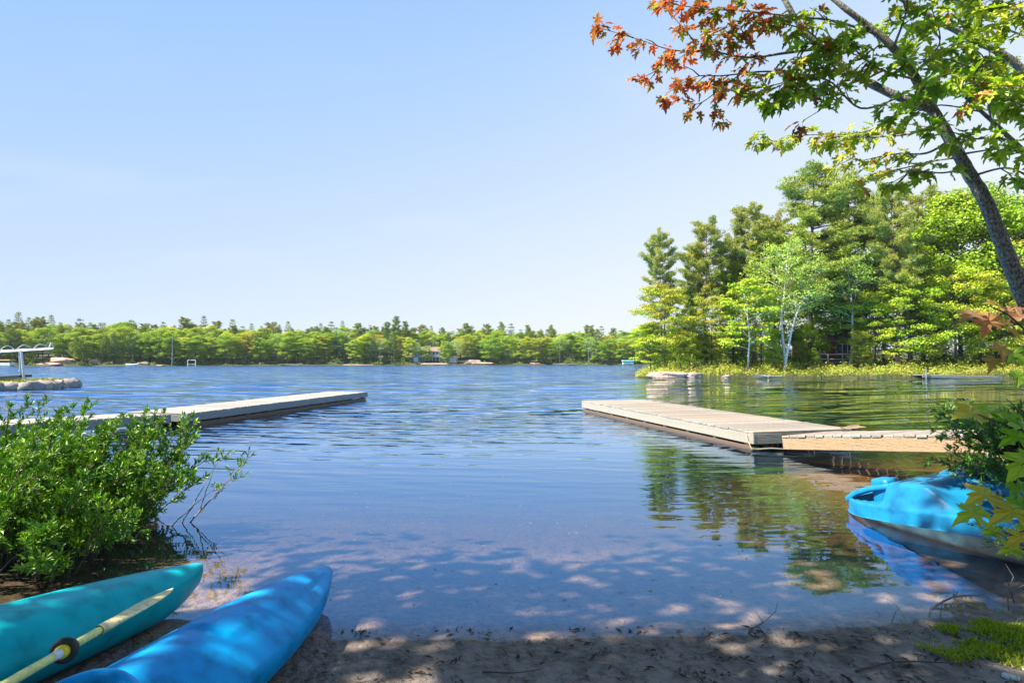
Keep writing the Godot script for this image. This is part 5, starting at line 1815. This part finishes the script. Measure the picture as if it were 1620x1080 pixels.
func build_maple() -> void:
	rng.seed = 1101
	var t := thing("maple_tree", "leaning maple with mottled grey trunk and red and green leaves at the right", "tree")
	var bark: Material = M.bark_maple
	var trunk := limb(t, "trunk", [V(4.75, 0.0, 4.5), P(1710, 700, 4.5), P(1672, 590, 4.5), P(1641, 515, 4.5), P(1615, 448, 4.5), P(1591, 381, 4.5), P(1565, 312, 4.5), P(1543, 273, 4.5), P(1526, 240, 4.5), P(1500, 192, 4.5), P(1482, 160, 4.5)], 0.070, 0.037, bark, 14, 0.05)
	var left := limb(t, "limb", [P(1484, 166, 4.5), P(1440, 150, 4.5), P(1390, 126, 4.55), P(1342, 94, 4.6), P(1305, 62, 4.6), P(1275, 28, 4.6), P(1250, -15, 4.6), P(1215, -80, 4.7)], 0.036, 0.018, bark, 10, 0.06)
	var mid := limb(t, "limb", [P(1486, 170, 4.5), P(1458, 112, 4.45), P(1425, 66, 4.4), P(1385, 30, 4.4), P(1345, -2, 4.4), P(1290, -50, 4.5)], 0.038, 0.016, bark, 10, 0.06)
	var right := limb(t, "limb", [P(1665, 560, 4.55), P(1720, 380, 4.7), P(1700, 210, 4.8), P(1628, 98, 4.8), P(1540, 45, 4.8), P(1462, 0, 4.8), P(1390, -50, 4.8)], 0.048, 0.016, bark, 10, 0.05)
	var right2 := limb(t, "limb", [P(1716, 330, 4.72), P(1660, 265, 4.6), P(1620, 225, 4.5), P(1580, 185, 4.4), P(1540, 148, 4.3)], 0.03, 0.010, bark, 8, 0.06)
	var up := limb(t, "limb", [P(1700, 210, 4.8), P(1680, 60, 4.9), P(1640, -80, 5.0), P(1600, -190, 5.0)], 0.045, 0.02, bark, 8, 0.05)
	# thinner branches: points, start radius, leaf family, leaf size, clusters per metre, leaves in a cluster
	var thin := [
		[[[1300, 68, 4.6], [1250, 75, 4.6], [1190, 82, 4.6], [1130, 72, 4.65], [1070, 70, 4.7], [1010, 51, 4.75], [950, 33, 4.8]], 0.014, 0.080, 8.0, 5],
		[[[1345, 96, 4.6], [1290, 111, 4.55], [1220, 105, 4.5], [1150, 112, 4.5], [1105, 114, 4.5], [1060, 140, 4.5]], 0.012, 0.082, 7.5, 5],
		[[[1137, 111, 4.5], [1134, 140, 4.5], [1142, 168, 4.5], [1148, 182, 4.5]], 0.005, 0.075, 4.0, 4],
		[[[1075, 70, 4.7], [1060, 90, 4.7], [1040, 105, 4.7], [1014, 118, 4.7]], 0.006, 0.080, 8.0, 6],
		[[[1110, 72, 4.66], [1100, 50, 4.7], [1075, 20, 4.75], [1050, -10, 4.8]], 0.007, 0.080, 7.0, 5],
		[[[1180, 108, 4.5], [1150, 130, 4.5], [1110, 158, 4.5], [1085, 150, 4.5]], 0.006, 0.078, 6.0, 5],
		[[[1350, 100, 4.6], [1330, 145, 4.5], [1305, 168, 4.45], [1280, 184, 4.4]], 0.006, 0.095, 2.2, 4],
		[[[1400, 44, 4.4], [1330, 22, 4.4], [1260, 14, 4.4], [1190, 6, 4.4], [1120, 2, 4.45], [1060, -8, 4.5]], 0.013, 0.088, 8.0, 5],
		[[[1262, 0, 4.6], [1200, 40, 4.5], [1160, 42, 4.4], [1120, 48, 4.4]], 0.009, 0.088, 8.0, 5],
		[[[1320, 75, 4.6], [1290, 40, 4.4], [1240, 25, 4.3], [1200, 20, 4.2]], 0.009, 0.092, 8.0, 5],
		[[[1430, 148, 4.5], [1370, 165, 4.4], [1320, 120, 4.3], [1270, 118, 4.2], [1220, 130, 4.1], [1165, 135, 4.1]], 0.010, 0.098, 8.0, 5],
		[[[1460, 118, 4.45], [1400, 100, 4.2], [1350, 60, 4.1], [1300, 55, 4.0]], 0.011, 0.100, 8.0, 6],
		[[[1425, 66, 4.4], [1440, 30, 4.2], [1450, -10, 4.1], [1440, -60, 4.1]], 0.012, 0.105, 7.0, 6],
		[[[1515, 215, 4.5], [1475, 238, 4.7], [1420, 240, 4.9], [1365, 250, 5.1], [1340, 238, 5.1]], 0.013, 0.085, 8.0, 6],
		[[[1495, 190, 4.5], [1440, 208, 4.8], [1360, 212, 5.1], [1290, 208, 5.4], [1240, 218, 5.5], [1205, 216, 5.6]], 0.013, 0.085, 9.0, 6],
		[[[1500, 200, 4.5], [1430, 190, 4.9], [1370, 205, 5.2], [1310, 222, 5.4]], 0.009, 0.085, 8.0, 6],
		[[[1530, 245, 4.5], [1490, 250, 4.6], [1440, 262, 4.8], [1390, 272, 5.0], [1365, 292, 5.0]], 0.010, 0.085, 8.0, 6],
		[[[1540, 262, 4.5], [1500, 270, 4.4], [1455, 268, 4.4], [1420, 285, 4.4]], 0.010, 0.098, 7.0, 5],
		[[[1548, 275, 4.5], [1600, 262, 4.3], [1640, 275, 4.2], [1690, 290, 4.2]], 0.011, 0.105, 7.0, 6],
		[[[1530, 240, 4.5], [1590, 232, 4.2], [1650, 240, 4.1]], 0.010, 0.105, 7.0, 6],
		[[[1600, 205, 4.45], [1560, 215, 4.2], [1520, 205, 4.1], [1480, 200, 4.0]], 0.008, 0.105, 4.5, 6],
		[[[1580, 185, 4.4], [1570, 140, 4.1], [1530, 110, 4.0], [1480, 118, 3.9]], 0.008, 0.108, 4.5, 6],
		[[[1560, 170, 4.35], [1500, 160, 4.1], [1450, 170, 4.0], [1410, 160, 3.9]], 0.007, 0.105, 4.5, 6],
		[[[1600, 82, 4.8], [1560, 100, 4.5], [1510, 85, 4.3], [1460, 90, 4.2], [1410, 80, 4.1]], 0.010, 0.105, 4.5, 6],
		[[[1540, 45, 4.8], [1500, 20, 4.6], [1470, 40, 4.5], [1420, 20, 4.4]], 0.010, 0.105, 8.0, 6],
		[[[1650, 120, 4.8], [1610, 130, 4.6], [1560, 70, 4.5], [1520, 60, 4.4]], 0.010, 0.108, 8.0, 6],
		[[[1690, 150, 4.8], [1630, 160, 4.5], [1590, 130, 4.4], [1560, 120, 4.3]], 0.010, 0.108, 8.0, 6],
		[[[1690, 60, 4.9], [1620, 40, 4.9], [1570, 10, 4.9], [1520, -20, 4.9]], 0.012, 0.110, 8.0, 7],
		[[[1680, 40, 4.9], [1640, 10, 5.1], [1590, -15, 5.2], [1500, -40, 5.2]], 0.012, 0.110, 8.0, 7],
		[[[1700, 200, 4.8], [1660, 190, 5.2], [1610, 150, 5.5], [1570, 110, 5.6]], 0.010, 0.110, 9.0, 7],
		[[[1700, 180, 4.8], [1660, 120, 5.4], [1600, 100, 5.8], [1540, 90, 6.0]], 0.010, 0.110, 9.0, 7],
		[[[1640, -80, 5.0], [1560, -90, 5.0], [1470, -80, 5.0], [1380, -90, 4.9]], 0.014, 0.110, 7.0, 7],
		[[[1600, -190, 5.0], [1500, -230, 5.0], [1400, -220, 5.0], [1300, -210, 5.0]], 0.014, 0.110, 7.0, 7],
		[[[1250, -15, 4.6], [1180, -40, 4.6], [1120, -60, 4.6], [1040, -90, 4.6]], 0.010, 0.090, 7.0, 6],
		[[[1455, 110, 4.45], [1500, 60, 4.2], [1490, 5, 4.1]], 0.010, 0.100, 6.0, 6],
		[[[1385, 30, 4.4], [1340, 60, 4.2], [1310, 90, 4.1], [1265, 85, 4.1]], 0.009, 0.096, 8.0, 6],
		[[[1342, 94, 4.6], [1310, 130, 4.4], [1270, 140, 4.3], [1235, 150, 4.25]], 0.008, 0.096, 7.0, 6],
		[[[1290, -50, 4.5], [1190, -180, 4.0], [1060, -230, 3.8], [900, -250, 3.6]], 0.014, 0.110, 8.0, 8],
		[[[1290, -50, 4.5], [1230, -200, 3.9], [1110, -280, 3.5], [950, -300, 3.3]], 0.014, 0.110, 8.0, 8],
		[[[1380, -90, 4.9], [1330, -230, 4.0], [1200, -310, 3.5], [1060, -340, 3.3]], 0.014, 0.110, 8.0, 8],
		[[[1640, 540, 4.5], [1600, 500, 4.2], [1700, 420, 4.1]], 0.006, 0.10, 1.5, 4],
	]
	var list := []
	var px_of := func(p: Vector3) -> Vector2:
		return Vector2(810.0 + F * p.x / -p.z, 572.0 - F * (p.y - EYE) / -p.z)
	var family := func(p: Vector3) -> String:
		var q: Vector2 = px_of.call(p)
		var z := rng.randf()
		if q.y > 185.0 and q.x < 1500.0 and -p.z > 4.75:
			return "yellow" if z < 0.72 else "fresh" if z < 0.95 else "brown"
		if q.y > 168.0 and q.x < 1320.0: return "brown"
		if q.x < 1125.0: return "red" if z < 0.70 else "brown" if z < 0.93 else "yellow"
		if q.x < 1235.0 and q.y < 100.0: return "brown" if z < 0.58 else "red" if z < 0.76 else "green"
		if q.x < 1180.0: return "red" if z < 0.5 else "brown" if z < 0.72 else "green"
		if q.x < 1300.0: return "green" if z < 0.66 else "brown" if z < 0.84 else "fresh"
		if -p.z > 4.75: return "fresh" if z < 0.65 else "yellow" if z < 0.85 else "green"
		return "green" if z < 0.56 else "fresh" if z < 0.96 else "brown"
	var n := 0
	for e in thin:
		var pts := smooth_line(pline(e[0]), 6)
		var b := MB.new()
		var rad := []
		for i in pts.size(): rad.append(lerpf(e[1], 0.0025, pow(float(i) / (pts.size() - 1), 0.7)))
		b.tube(pts, rad, 7, Color.WHITE, false)
		var l := 0.0
		for i in pts.size() - 1: l += pts[i].distance_to(pts[i + 1])
		var count := maxi(2, int(l * e[3] * 1.1))
		for k in count:
			var u := lerpf(0.22, 1.0, (k + rr(0.2, 0.8)) / count)
			if k == count - 1: u = 1.0
			var at := u * (pts.size() - 1)
			var i := mini(int(at), pts.size() - 2)
			var p: Vector3 = pts[i].lerp(pts[i + 1], at - i)
			var dir: Vector3 = (pts[i + 1] - pts[i]).normalized()
			var side := dir.cross(Vector3.UP).normalized() * (1.0 if k % 2 else -1.0)
			var tl := rr(0.05, 0.17) if u < 1.0 else 0.03
			cluster(list, b, p, (dir * 0.6 + side * rr(0.1, 0.9) + Vector3(0, rr(-0.5, 0.35), 0)).normalized(), tl, int(e[4] + rr(-0.5, 2.9)), e[2], family)
		obj("branch", b.mesh(bark if e[1] > 0.0075 else M.twig), t)
		n += 1
	# the leaves that show largest are parts of their own, the rest are one mass
	var inside := []
	var rest := []
	for e in list:
		var q: Vector2 = px_of.call(e[0].origin)
		if q.x > 930 and q.x < 1625 and q.y > -5: inside.append([e[3] / -e[0].origin.z, e])
		else: rest.append(e)
	inside.sort_custom(func(a, b): return a[0] > b[0])
	var xf := [[], [], [], []]
	var cc := [[], [], [], []]
	for i in inside.size():
		if i < 298:
			var e: Array = inside[i][1]
			var o := obj("leaf", MAPLE[i % 4], t, LEAFC[e[1]][e[2]])
			o.transform = e[0]
		else: rest.append(inside[i][1])
	for i in rest.size():
		xf[i % 4].append(rest[i][0])
		cc[i % 4].append(tone(LEAFC[rest[i][1] + "_c"][rest[i][2]], 0.15))
	var fm := leafmat(Color(0.85, 0.85, 0.6), 0.5)
	for k in 4: multi("foliage", MAPLE[k], xf[k], cc[k], t, fm).name = "foliage" if k == 0 else "foliage_%03d" % k
	print("maple leaves ", list.size(), " in view ", inside.size())

func build_low_maples() -> void:
	rng.seed = 1201
	# sprays of larger leaves close by at the right edge
	var up := thing("maple_sapling", "maple sapling with copper brown leaves at the right edge before the trunk", "sapling")
	var lo := thing("maple_sapling", "maple sapling with yellow green leaves hanging over the pedal boat", "sapling")
	var s1 := [[V(2.35, 0.1, 2.1), P(1720, 700, 2.1), P(1690, 600, 2.1), P(1640, 540, 2.1), P(1600, 500, 2.1), P(1570, 485, 2.1)], [P(1640, 540, 2.1), P(1610, 560, 2.05), P(1580, 560, 2.0)], [P(1660, 560, 2.1), P(1640, 500, 2.2), P(1610, 478, 2.2)], [P(1690, 600, 2.1), P(1650, 570, 2.1), P(1620, 590, 2.1)]]
	var s2 := [[V(2.6, 0.1, 2.35), P(1740, 800, 2.3), P(1690, 720, 2.3), P(1640, 690, 2.3), P(1590, 672, 2.3), P(1545, 655, 2.3)], [V(2.6, 0.1, 2.35), P(1730, 850, 2.3), P(1680, 810, 2.3), P(1620, 790, 2.25), P(1570, 780, 2.25)], [P(1680, 810, 2.3), P(1630, 830, 2.2), P(1600, 840, 2.2)], [P(1690, 720, 2.3), P(1640, 720, 2.2), P(1610, 735, 2.2)], [P(1640, 690, 2.3), P(1610, 650, 2.35), P(1590, 630, 2.4)]]
	for s in s1: limb(up, "stem", s, 0.008 if s[0].y < 0.3 else 0.004, 0.002, M.twig, 7)
	for s in s2: limb(lo, "stem", s, 0.009 if s[0].y < 0.3 else 0.004, 0.002, M.twig, 7)
	# column, row, depth, span in columns, family, heading of the tip in degrees (0 right, 90 up)
	var leaves1 := [[1540, 496, 2.1, 62, "copper", 190], [1580, 478, 2.1, 54, "copper", 140], [1602, 486, 2.15, 60, "copper", 60], [1565, 512, 2.05, 54, "copper", 250], [1600, 520, 2.1, 62, "copper", 300], [1588, 552, 2.0, 58, "copper", 255], [1612, 560, 2.05, 60, "fresh", 290], [1625, 500, 2.1, 60, "copper", 20], [1572, 572, 2.0, 40, "copper", 245], [1640, 580, 2.1, 60, "fresh", 320], [1612, 596, 2.1, 40, "green", 250]]
	var leaves2 := [[1530, 652, 2.3, 62, "yellow", 185], [1562, 645, 2.3, 70, "fresh", 160], [1596, 655, 2.3, 70, "green", 20], [1612, 730, 2.2, 80, "fresh", 220], [1602, 690, 2.3, 60, "green", 200], [1625, 676, 2.3, 66, "green", 330], [1548, 778, 2.25, 78, "yellow", 165], [1528, 808, 2.25, 66, "fresh", 200], [1592, 806, 2.2, 76, "yellow", 190], [1618, 800, 2.2, 62, "green", 330], [1604, 846, 2.2, 50, "yellow", 205], [1620, 838, 2.2, 50, "fresh", 300], [1560, 838, 2.25, 40, "green", 190], [1588, 866, 2.2, 40, "fresh", 215], [1618, 770, 2.25, 56, "green", 20]]
	for pair in [[up, leaves1], [lo, leaves2]]:
		for e in pair[1]:
			var p := P(e[0], e[1], e[2] + rr(-0.08, 0.08))
			var a := deg_to_rad(e[5] + rr(-12, 12))
			var y := Vector3(cos(a), sin(a) * 0.45, rr(-0.1, 0.6)).normalized()
			var z := Vector3(rr(-0.35, 0.35), rr(0.7, 1.0), rr(0.3, 0.7)).normalized()
			var x := y.cross(z).normalized()
			z = x.cross(y)
			var s: float = e[3] / F * e[2] * (0.66 if e[4] == "copper" else 0.78) * rr(0.8, 1.15)
			var o := obj("leaf", MAPLE[rng.randi() % 4], pair[0], LEAFC[e[4]][rng.randi() % 4])
			o.transform = Transform3D(Basis(x * s, y * s, z * s), p - y * s * 0.45)


# ---------------------------------------------------------------- the near shore
func build_shore_litter() -> void:
	rng.seed = 1301
	# dark crumbs of bark and rotten leaf washed up on the sand
	var b := MB.new()
	for i in 5200:
		var x := rr(-1.6, 3.4)
		var d := rr(2.2, 3.5)
		var keep := noise.get_noise_2d(x * 22.0, d * 40.0) + 0.35 * noise.get_noise_2d(x * 70.0, d * 90.0) + 0.08 * x - 0.35 * clampf(d - 2.9, 0.0, 1.0) + 0.05
		if keep < 0.12 and rng.randf() < 0.93: continue
		var h := land(x, d)
		if h < -0.02: continue
		var p := V(x, h + rr(0.004, 0.014), d)
		var s := rr(0.004, 0.016)
		var u := Vector3(rr(-1, 1), rr(-0.25, 0.25), rr(-1, 1)).normalized() * s * rr(0.8, 2.6)
		var w := Vector3(-u.z, rr(-0.3, 0.3) * s, u.x).normalized() * s * rr(0.3, 0.8)
		var c := tone([Color(0.035, 0.026, 0.02), Color(0.06, 0.042, 0.03), Color(0.12, 0.08, 0.05), Color(0.02, 0.017, 0.014)][rng.randi() % 4], 0.25)
		b.tri(p - u, p + w + Vector3(0, s * 0.4, 0), p + u, c)
		b.tri(p - u, p + u, p - w, c)
	var lm := mat(Color.WHITE, 0.85, null, Vector3.ONE, null, 1.0, true)
	tag(obj("leaf_litter", b.mesh(lm, false)), "dark crumbs of bark and rotten leaves scattered over the wet sand", "litter", "", "stuff")
	var f := MB.new()
	for i in 1500:
		var x := rr(-1.5, 3.3)
		var d := rr(2.25, 3.9)
		var h := land(x, d)
		var p := V(x, h + 0.008, d)
		var a := rr(0, TAU)
		var l := rr(0.012, 0.045)
		var u := Vector3(cos(a), rr(-0.05, 0.3), sin(a)) * l
		var w := Vector3(-sin(a), 0, cos(a)) * rr(0.0008, 0.0018)
		var c := tone([Color(0.20, 0.13, 0.08), Color(0.10, 0.07, 0.05), Color(0.30, 0.22, 0.14)][rng.randi() % 3], 0.25)
		f.quad(p - u - w, p - u + w, p + u + w, p + u - w, c)
	tag(obj("needle_litter", f.mesh(lm, false)), "fallen pine needles strewn over the wet sand", "litter", "", "stuff")
	# scraps drifting on the still water
	var w2 := MB.new()
	for i in 420:
		var d := rr(3.7, 9.0)
		var x := rr(-2.0, 3.6) * d / 6.0
		if land(x, d) > -0.03: continue
		var p := V(x, 0.004, d)
		var a := rr(0, TAU)
		var l := rr(0.004, 0.02)
		var u := Vector3(cos(a), 0, sin(a)) * l
		var v := Vector3(-sin(a), 0, cos(a)) * l * rr(0.15, 0.5)
		w2.quad(p - u, p - v, p + u, p + v, tone(Color(0.22, 0.18, 0.13), 0.4))
	tag(obj("drifting_scraps", w2.mesh(lm, false)), "tiny scraps and catkins drifting on the calm water", "litter", "", "stuff")
	# twigs that can be told apart
	var twig := func(label: String, pts: Array, r: float, fork: bool) -> void:
		var m := MB.new()
		var rs := []
		for i in pts.size(): rs.append(r * (1.0 - 0.6 * i / (pts.size() - 1.0)))
		m.tube(smooth_line(pts, 3), smooth_r(rs, 3), 6)
		if fork:
			for k in 3:
				var i := 1 + k % (pts.size() - 1)
				var q: Vector3 = pts[i]
				m.tube([q, q + Vector3(rr(-0.08, 0.08), rr(0.02, 0.09), rr(-0.06, 0.06))], [r * 0.5, r * 0.2], 5)
		tag(obj("twig", m.mesh(M.twig_grey if fork else M.twig)), label, "twig")
	var on := func(x: float, d: float, up: float) -> Vector3:
		return V(x, maxf(land(x, d), -0.005) + up, d)
	twig.call("small pale forked twig sticking up at the water line right of the middle", [on.call(1.42, 3.46, 0.0), on.call(1.50, 3.45, 0.05), on.call(1.58, 3.46, 0.11)], 0.006, true)
	twig.call("thin twig lying on the sand beside the blue kayak", [on.call(-0.95, 2.75, 0.01), on.call(-0.82, 2.80, 0.015), on.call(-0.70, 2.86, 0.01)], 0.004, false)
	twig.call("curved dark twig on the sand in the middle of the beach", [on.call(-0.15, 2.95, 0.01), on.call(0.02, 2.92, 0.02), on.call(0.16, 2.98, 0.01)], 0.005, false)
	twig.call("long brown stick half buried in the sand left of the moss", [on.call(1.75, 2.95, 0.008), on.call(2.0, 3.02, 0.02), on.call(2.3, 3.0, 0.02)], 0.007, false)
	twig.call("bent root stick on the dark mud below the moss", [on.call(1.95, 2.65, 0.01), on.call(2.15, 2.7, 0.03), on.call(2.4, 2.62, 0.015)], 0.008, false)
	twig.call("dark branching twig in the shallow water before the pedal boat", [on.call(2.72, 3.75, 0.0), on.call(2.92, 3.82, 0.05), on.call(3.10, 3.80, 0.07)], 0.009, true)
	twig.call("stiff upright dead stem at the shore behind the moss", [on.call(3.2, 3.72, 0.0), on.call(3.18, 3.70, 0.12), on.call(3.22, 3.70, 0.22)], 0.005, true)
	twig.call("thin reddish stem standing in the shallow water beside the moss", [on.call(3.35, 3.85, 0.0), on.call(3.31, 3.85, 0.14), on.call(3.29, 3.86, 0.26)], 0.004, false)
	# pebbles
	var k := 0
	for e in [["small grey pebble on the wet sand at the bottom middle", 0.83, 2.66, 0.045, 0.03], ["dark oval pebble on the sand right of the middle", 0.95, 2.62, 0.04, 0.028], ["white chip of stone beside the moss", 2.62, 2.95, 0.05, 0.02], ["flat pale stone in the moss", 2.48, 2.88, 0.07, 0.02], ["small pale stone on the mud at the bottom right", 1.62, 2.42, 0.06, 0.03]]:
		rock(e[0], on.call(e[1], e[2], 0.006), Vector3(e[3], e[4], e[3] * 0.7), 70 + k, M.rock_grey if k < 2 else M.white, "", 0.25, k * 0.8, "pebble")
		k += 1
	# moss and grass at the right
	var mo := MB.new()
	for i in 26000:
		var x := rr(2.0, 3.6)
		var d := rr(2.75, 3.7)
		var m := noise.get_noise_2d(x * 26.0, d * 26.0 + 9.0) * 0.9 + 0.55 - pow(absf((x - 2.95) / 0.85), 2.0) - pow(absf((d - 3.22) / 0.40), 2.0)
		if m < 0.05 + rr(0, 0.12): continue
		var p := V(x, land(x, d) + 0.002 + 0.05 * minf(m, 0.6) * rng.randf(), d)
		var up := Vector3(rr(-0.6, 0.6), 1.0, rr(-0.6, 0.6)).normalized() * rr(0.010, 0.026)
		var s := Vector3(rr(-1, 1), 0, rr(-1, 1)).normalized() * rr(0.003, 0.006)
		mo.tri(p - s, p + s, p + up, tone(Color(0.40, 0.48, 0.03).lerp(Color(0.22, 0.32, 0.02), rng.randf()), 0.25))
	tag(obj("moss", mo.mesh(M.leaf, false)), "bright green moss cushion at the lower right beside the water", "moss", "", "stuff")
	var gr := MB.new()
	for i in 360:
		var x := rr(2.3, 3.5)
		var d := rr(2.7, 3.65)
		if noise.get_noise_2d(x * 30.0 + 40.0, d * 30.0) < 0.05: continue
		var p := V(x, land(x, d), d)
		var l := rr(0.04, 0.13)
		var lean := Vector3(rr(-0.7, 0.7), 1.0, rr(-0.7, 0.7)) * l
		var s := Vector3(rr(-1, 1), 0, rr(-1, 1)).normalized() * 0.0022
		var c := tone(Color(0.14, 0.27, 0.03), 0.3)
		gr.quad(p - s, p + s, p + lean * 0.6 + s * 0.8, p + lean * 0.6 - s * 0.8, c)
		gr.tri(p + lean * 0.6 - s * 0.8, p + lean * 0.6 + s * 0.8, p + lean + Vector3(lean.x, -0.2 * l, lean.z) * 0.5, c)
	tag(obj("grass_blades", gr.mesh(M.leaf, false)), "scattered thin grass blades rising through the moss", "grass", "", "stuff")
	rock("large pale grey rock on the right bank behind the leaves", V(5.55, 0.45, 5.95), Vector3(0.9, 0.75, 0.8), 81, M.rock, "", 0.3, 0.5)
	rock("dark rock low on the right bank under the ramp", V(6.2, 0.3, 6.0), Vector3(1.0, 0.7, 0.9), 83, M.rock_grey, "", 0.3, 1.1)

func smooth_r(rs: Array, n: int) -> Array:
	var r := []
	for i in rs.size() - 1:
		for k in n: r.append(lerpf(rs[i], rs[i + 1], float(k) / n))
	r.append(rs[-1])
	return r

# the trees of the left bank and behind, which shade the beach
func build_shade_trees() -> void:
	rng.seed = 1401
	var spots := [[-6.0, 0.6, 10.6, 1.05], [-5.0, -2.2, 10.0, 1.1], [-8.8, -1.0, 10.5, 1.0], [-2.0, -0.9, 10.4, 1.1], [1.5, -5.5, 13.0, 1.0], [6.5, -3.5, 13.0, 1.0], [-1.5, -8.5, 14.0, 1.1]]
	var labels := ["shade tree on the left bank level with the kayaks", "shade tree just behind the left of the beach", "shade tree farthest left of the beach", "shade tree close behind the kayaks", "shade tree behind the middle of the beach", "shade tree behind the right of the beach", "shade tree well behind the beach"]
	for i in spots.size():
		var e: Array = spots[i]
		plant(K.shade[i % 2], "shade_tree", labels[i], e[0], e[1], e[2], e[3], rr(0, TAU), null, "trees that shade the beach")


# ---------------------------------------------------------------- sky and light
func sky_picture(sun: Vector3) -> ImageTexture:
	var w := 720
	var h := 360
	var data := PackedFloat32Array()
	data.resize(w * h * 3)
	var wisp := FastNoiseLite.new()
	wisp.seed = 77
	wisp.frequency = 1.0
	wisp.fractal_octaves = 5
	var k := 0
	for j in h:
		var el := PI * 0.5 - PI * (j + 0.5) / h
		var y := sin(el)
		var ce := cos(el)
		for i in w:
			var az := TAU * (i + 0.5) / w
			# Godot's panorama: u runs so that the middle of the picture looks along -z
			var dir := Vector3(-sin(az), 0, cos(az)) * ce + Vector3(0, y, 0)
			var c := sky_color(dir, y, sun, wisp)
			data[k] = c.r; data[k + 1] = c.g; data[k + 2] = c.b
			k += 3
	return ImageTexture.create_from_image(Image.create_from_data(w, h, false, Image.FORMAT_RGBF, data.to_byte_array()))

func sky_color(dir: Vector3, y: float, sun: Vector3, wisp: FastNoiseLite) -> Color:
	var el := asin(clampf(y, -1, 1))
	var up := maxf(y, 0.0)
	var ang := rad_to_deg(acos(clampf(dir.dot(sun), -1, 1)))
	var phase := 0.22 + 9.6 * exp(-ang / 37.0)
	var haze := 1.0 - exp(-1.5 * phase * exp(-maxf(rad_to_deg(el), 0.0) / 13.0))
	var deep := Color(0.08, 0.27, 0.70)
	var blue := Color(0.215, 0.515, 1.0)
	var base := blue.lerp(deep, smoothstep(0.45, 1.0, up))
	var c := base.lerp(Color(1.0, 1.03, 1.05), haze)
	if y > 0.0:
		var q := Vector3(dir.x, 0, dir.z) / maxf(y + 0.12, 0.05)
		var n := wisp.get_noise_3d(q.x * 0.55 + q.z * 0.25, 3.0, q.z * 1.5)
		var veil := smoothstep(0.12, 0.55, n) * 0.10 * smoothstep(0.02, 0.2, y) * (1.0 - smoothstep(0.35, 0.6, y))
		c = c.lerp(Color(1, 1, 1), veil)
	else:
		c = Color(0.30, 0.33, 0.30).lerp(c, clampf(1.0 + y * 12.0, 0.0, 1.0))
	var e := 1.0 / EXPO
	return Color(c.r * e, c.g * e, c.b * e)


func _ready() -> void:
	var cam := Camera3D.new()
	cam.name = "camera"
	cam.position = Vector3(0, EYE, 0)
	cam.rotation.x = atan(32.0 / F)
	cam.fov = rad_to_deg(2.0 * atan(540.0 / F))
	cam.near = 0.05
	cam.far = 3000.0
	add_child(cam)
	cam.current = true
	var sun := DirectionalLight3D.new()
	sun.name = "sun"
	var az := deg_to_rad(SUN_AZ)
	var el := deg_to_rad(SUN_EL)
	var to_sun := Vector3(sin(az) * cos(el), sin(el), -cos(az) * cos(el))
	add_child(sun)
	sun.look_at_from_position(to_sun * 10.0, Vector3.ZERO)
	sun.light_color = Color(1.0, 0.965, 0.90)
	sun.light_energy = 1.6
	sun.light_angular_distance = 0.5
	sun.shadow_enabled = true
	var env := Environment.new()
	env.background_mode = Environment.BG_SKY
	var sky := Sky.new()
	var pano := PanoramaSkyMaterial.new()
	pano.panorama = sky_picture(to_sun)
	sky.sky_material = pano
	env.sky = sky
	env.tonemap_mode = Environment.TONE_MAPPER_LINEAR
	env.tonemap_exposure = EXPO
	env.fog_enabled = true
	env.fog_density = 0.0001
	env.fog_light_color = Color(0.86, 0.93, 1.0)
	env.sdfgi_enabled = true
	env.ssao_enabled = true
	env.ssil_enabled = true
	var we := WorldEnvironment.new()
	we.name = "world_environment"
	we.environment = env
	add_child(we)

	noise.seed = 12
	noise.frequency = 0.12
	noise.fractal_octaves = 4
	rng.seed = 1
	var t0 := Time.get_ticks_msec()
	make_materials()
	build_ground()
	build_water()
	print("land ", Time.get_ticks_msec() - t0)
	make_tree_kinds()
	print("kinds ", Time.get_ticks_msec() - t0)
	build_far_shore()
	build_point_trees()
	build_point_undergrowth()
	build_point_things()
	build_crib()
	build_shade_trees()
	print("trees ", Time.get_ticks_msec() - t0)
	build_docks()
	build_kayaks()
	build_pedal_boat()
	build_bushes()
	print("things ", Time.get_ticks_msec() - t0)
	maple_mats()
	build_maple()
	build_low_maples()
	build_shore_litter()
	print("done ", Time.get_ticks_msec() - t0)
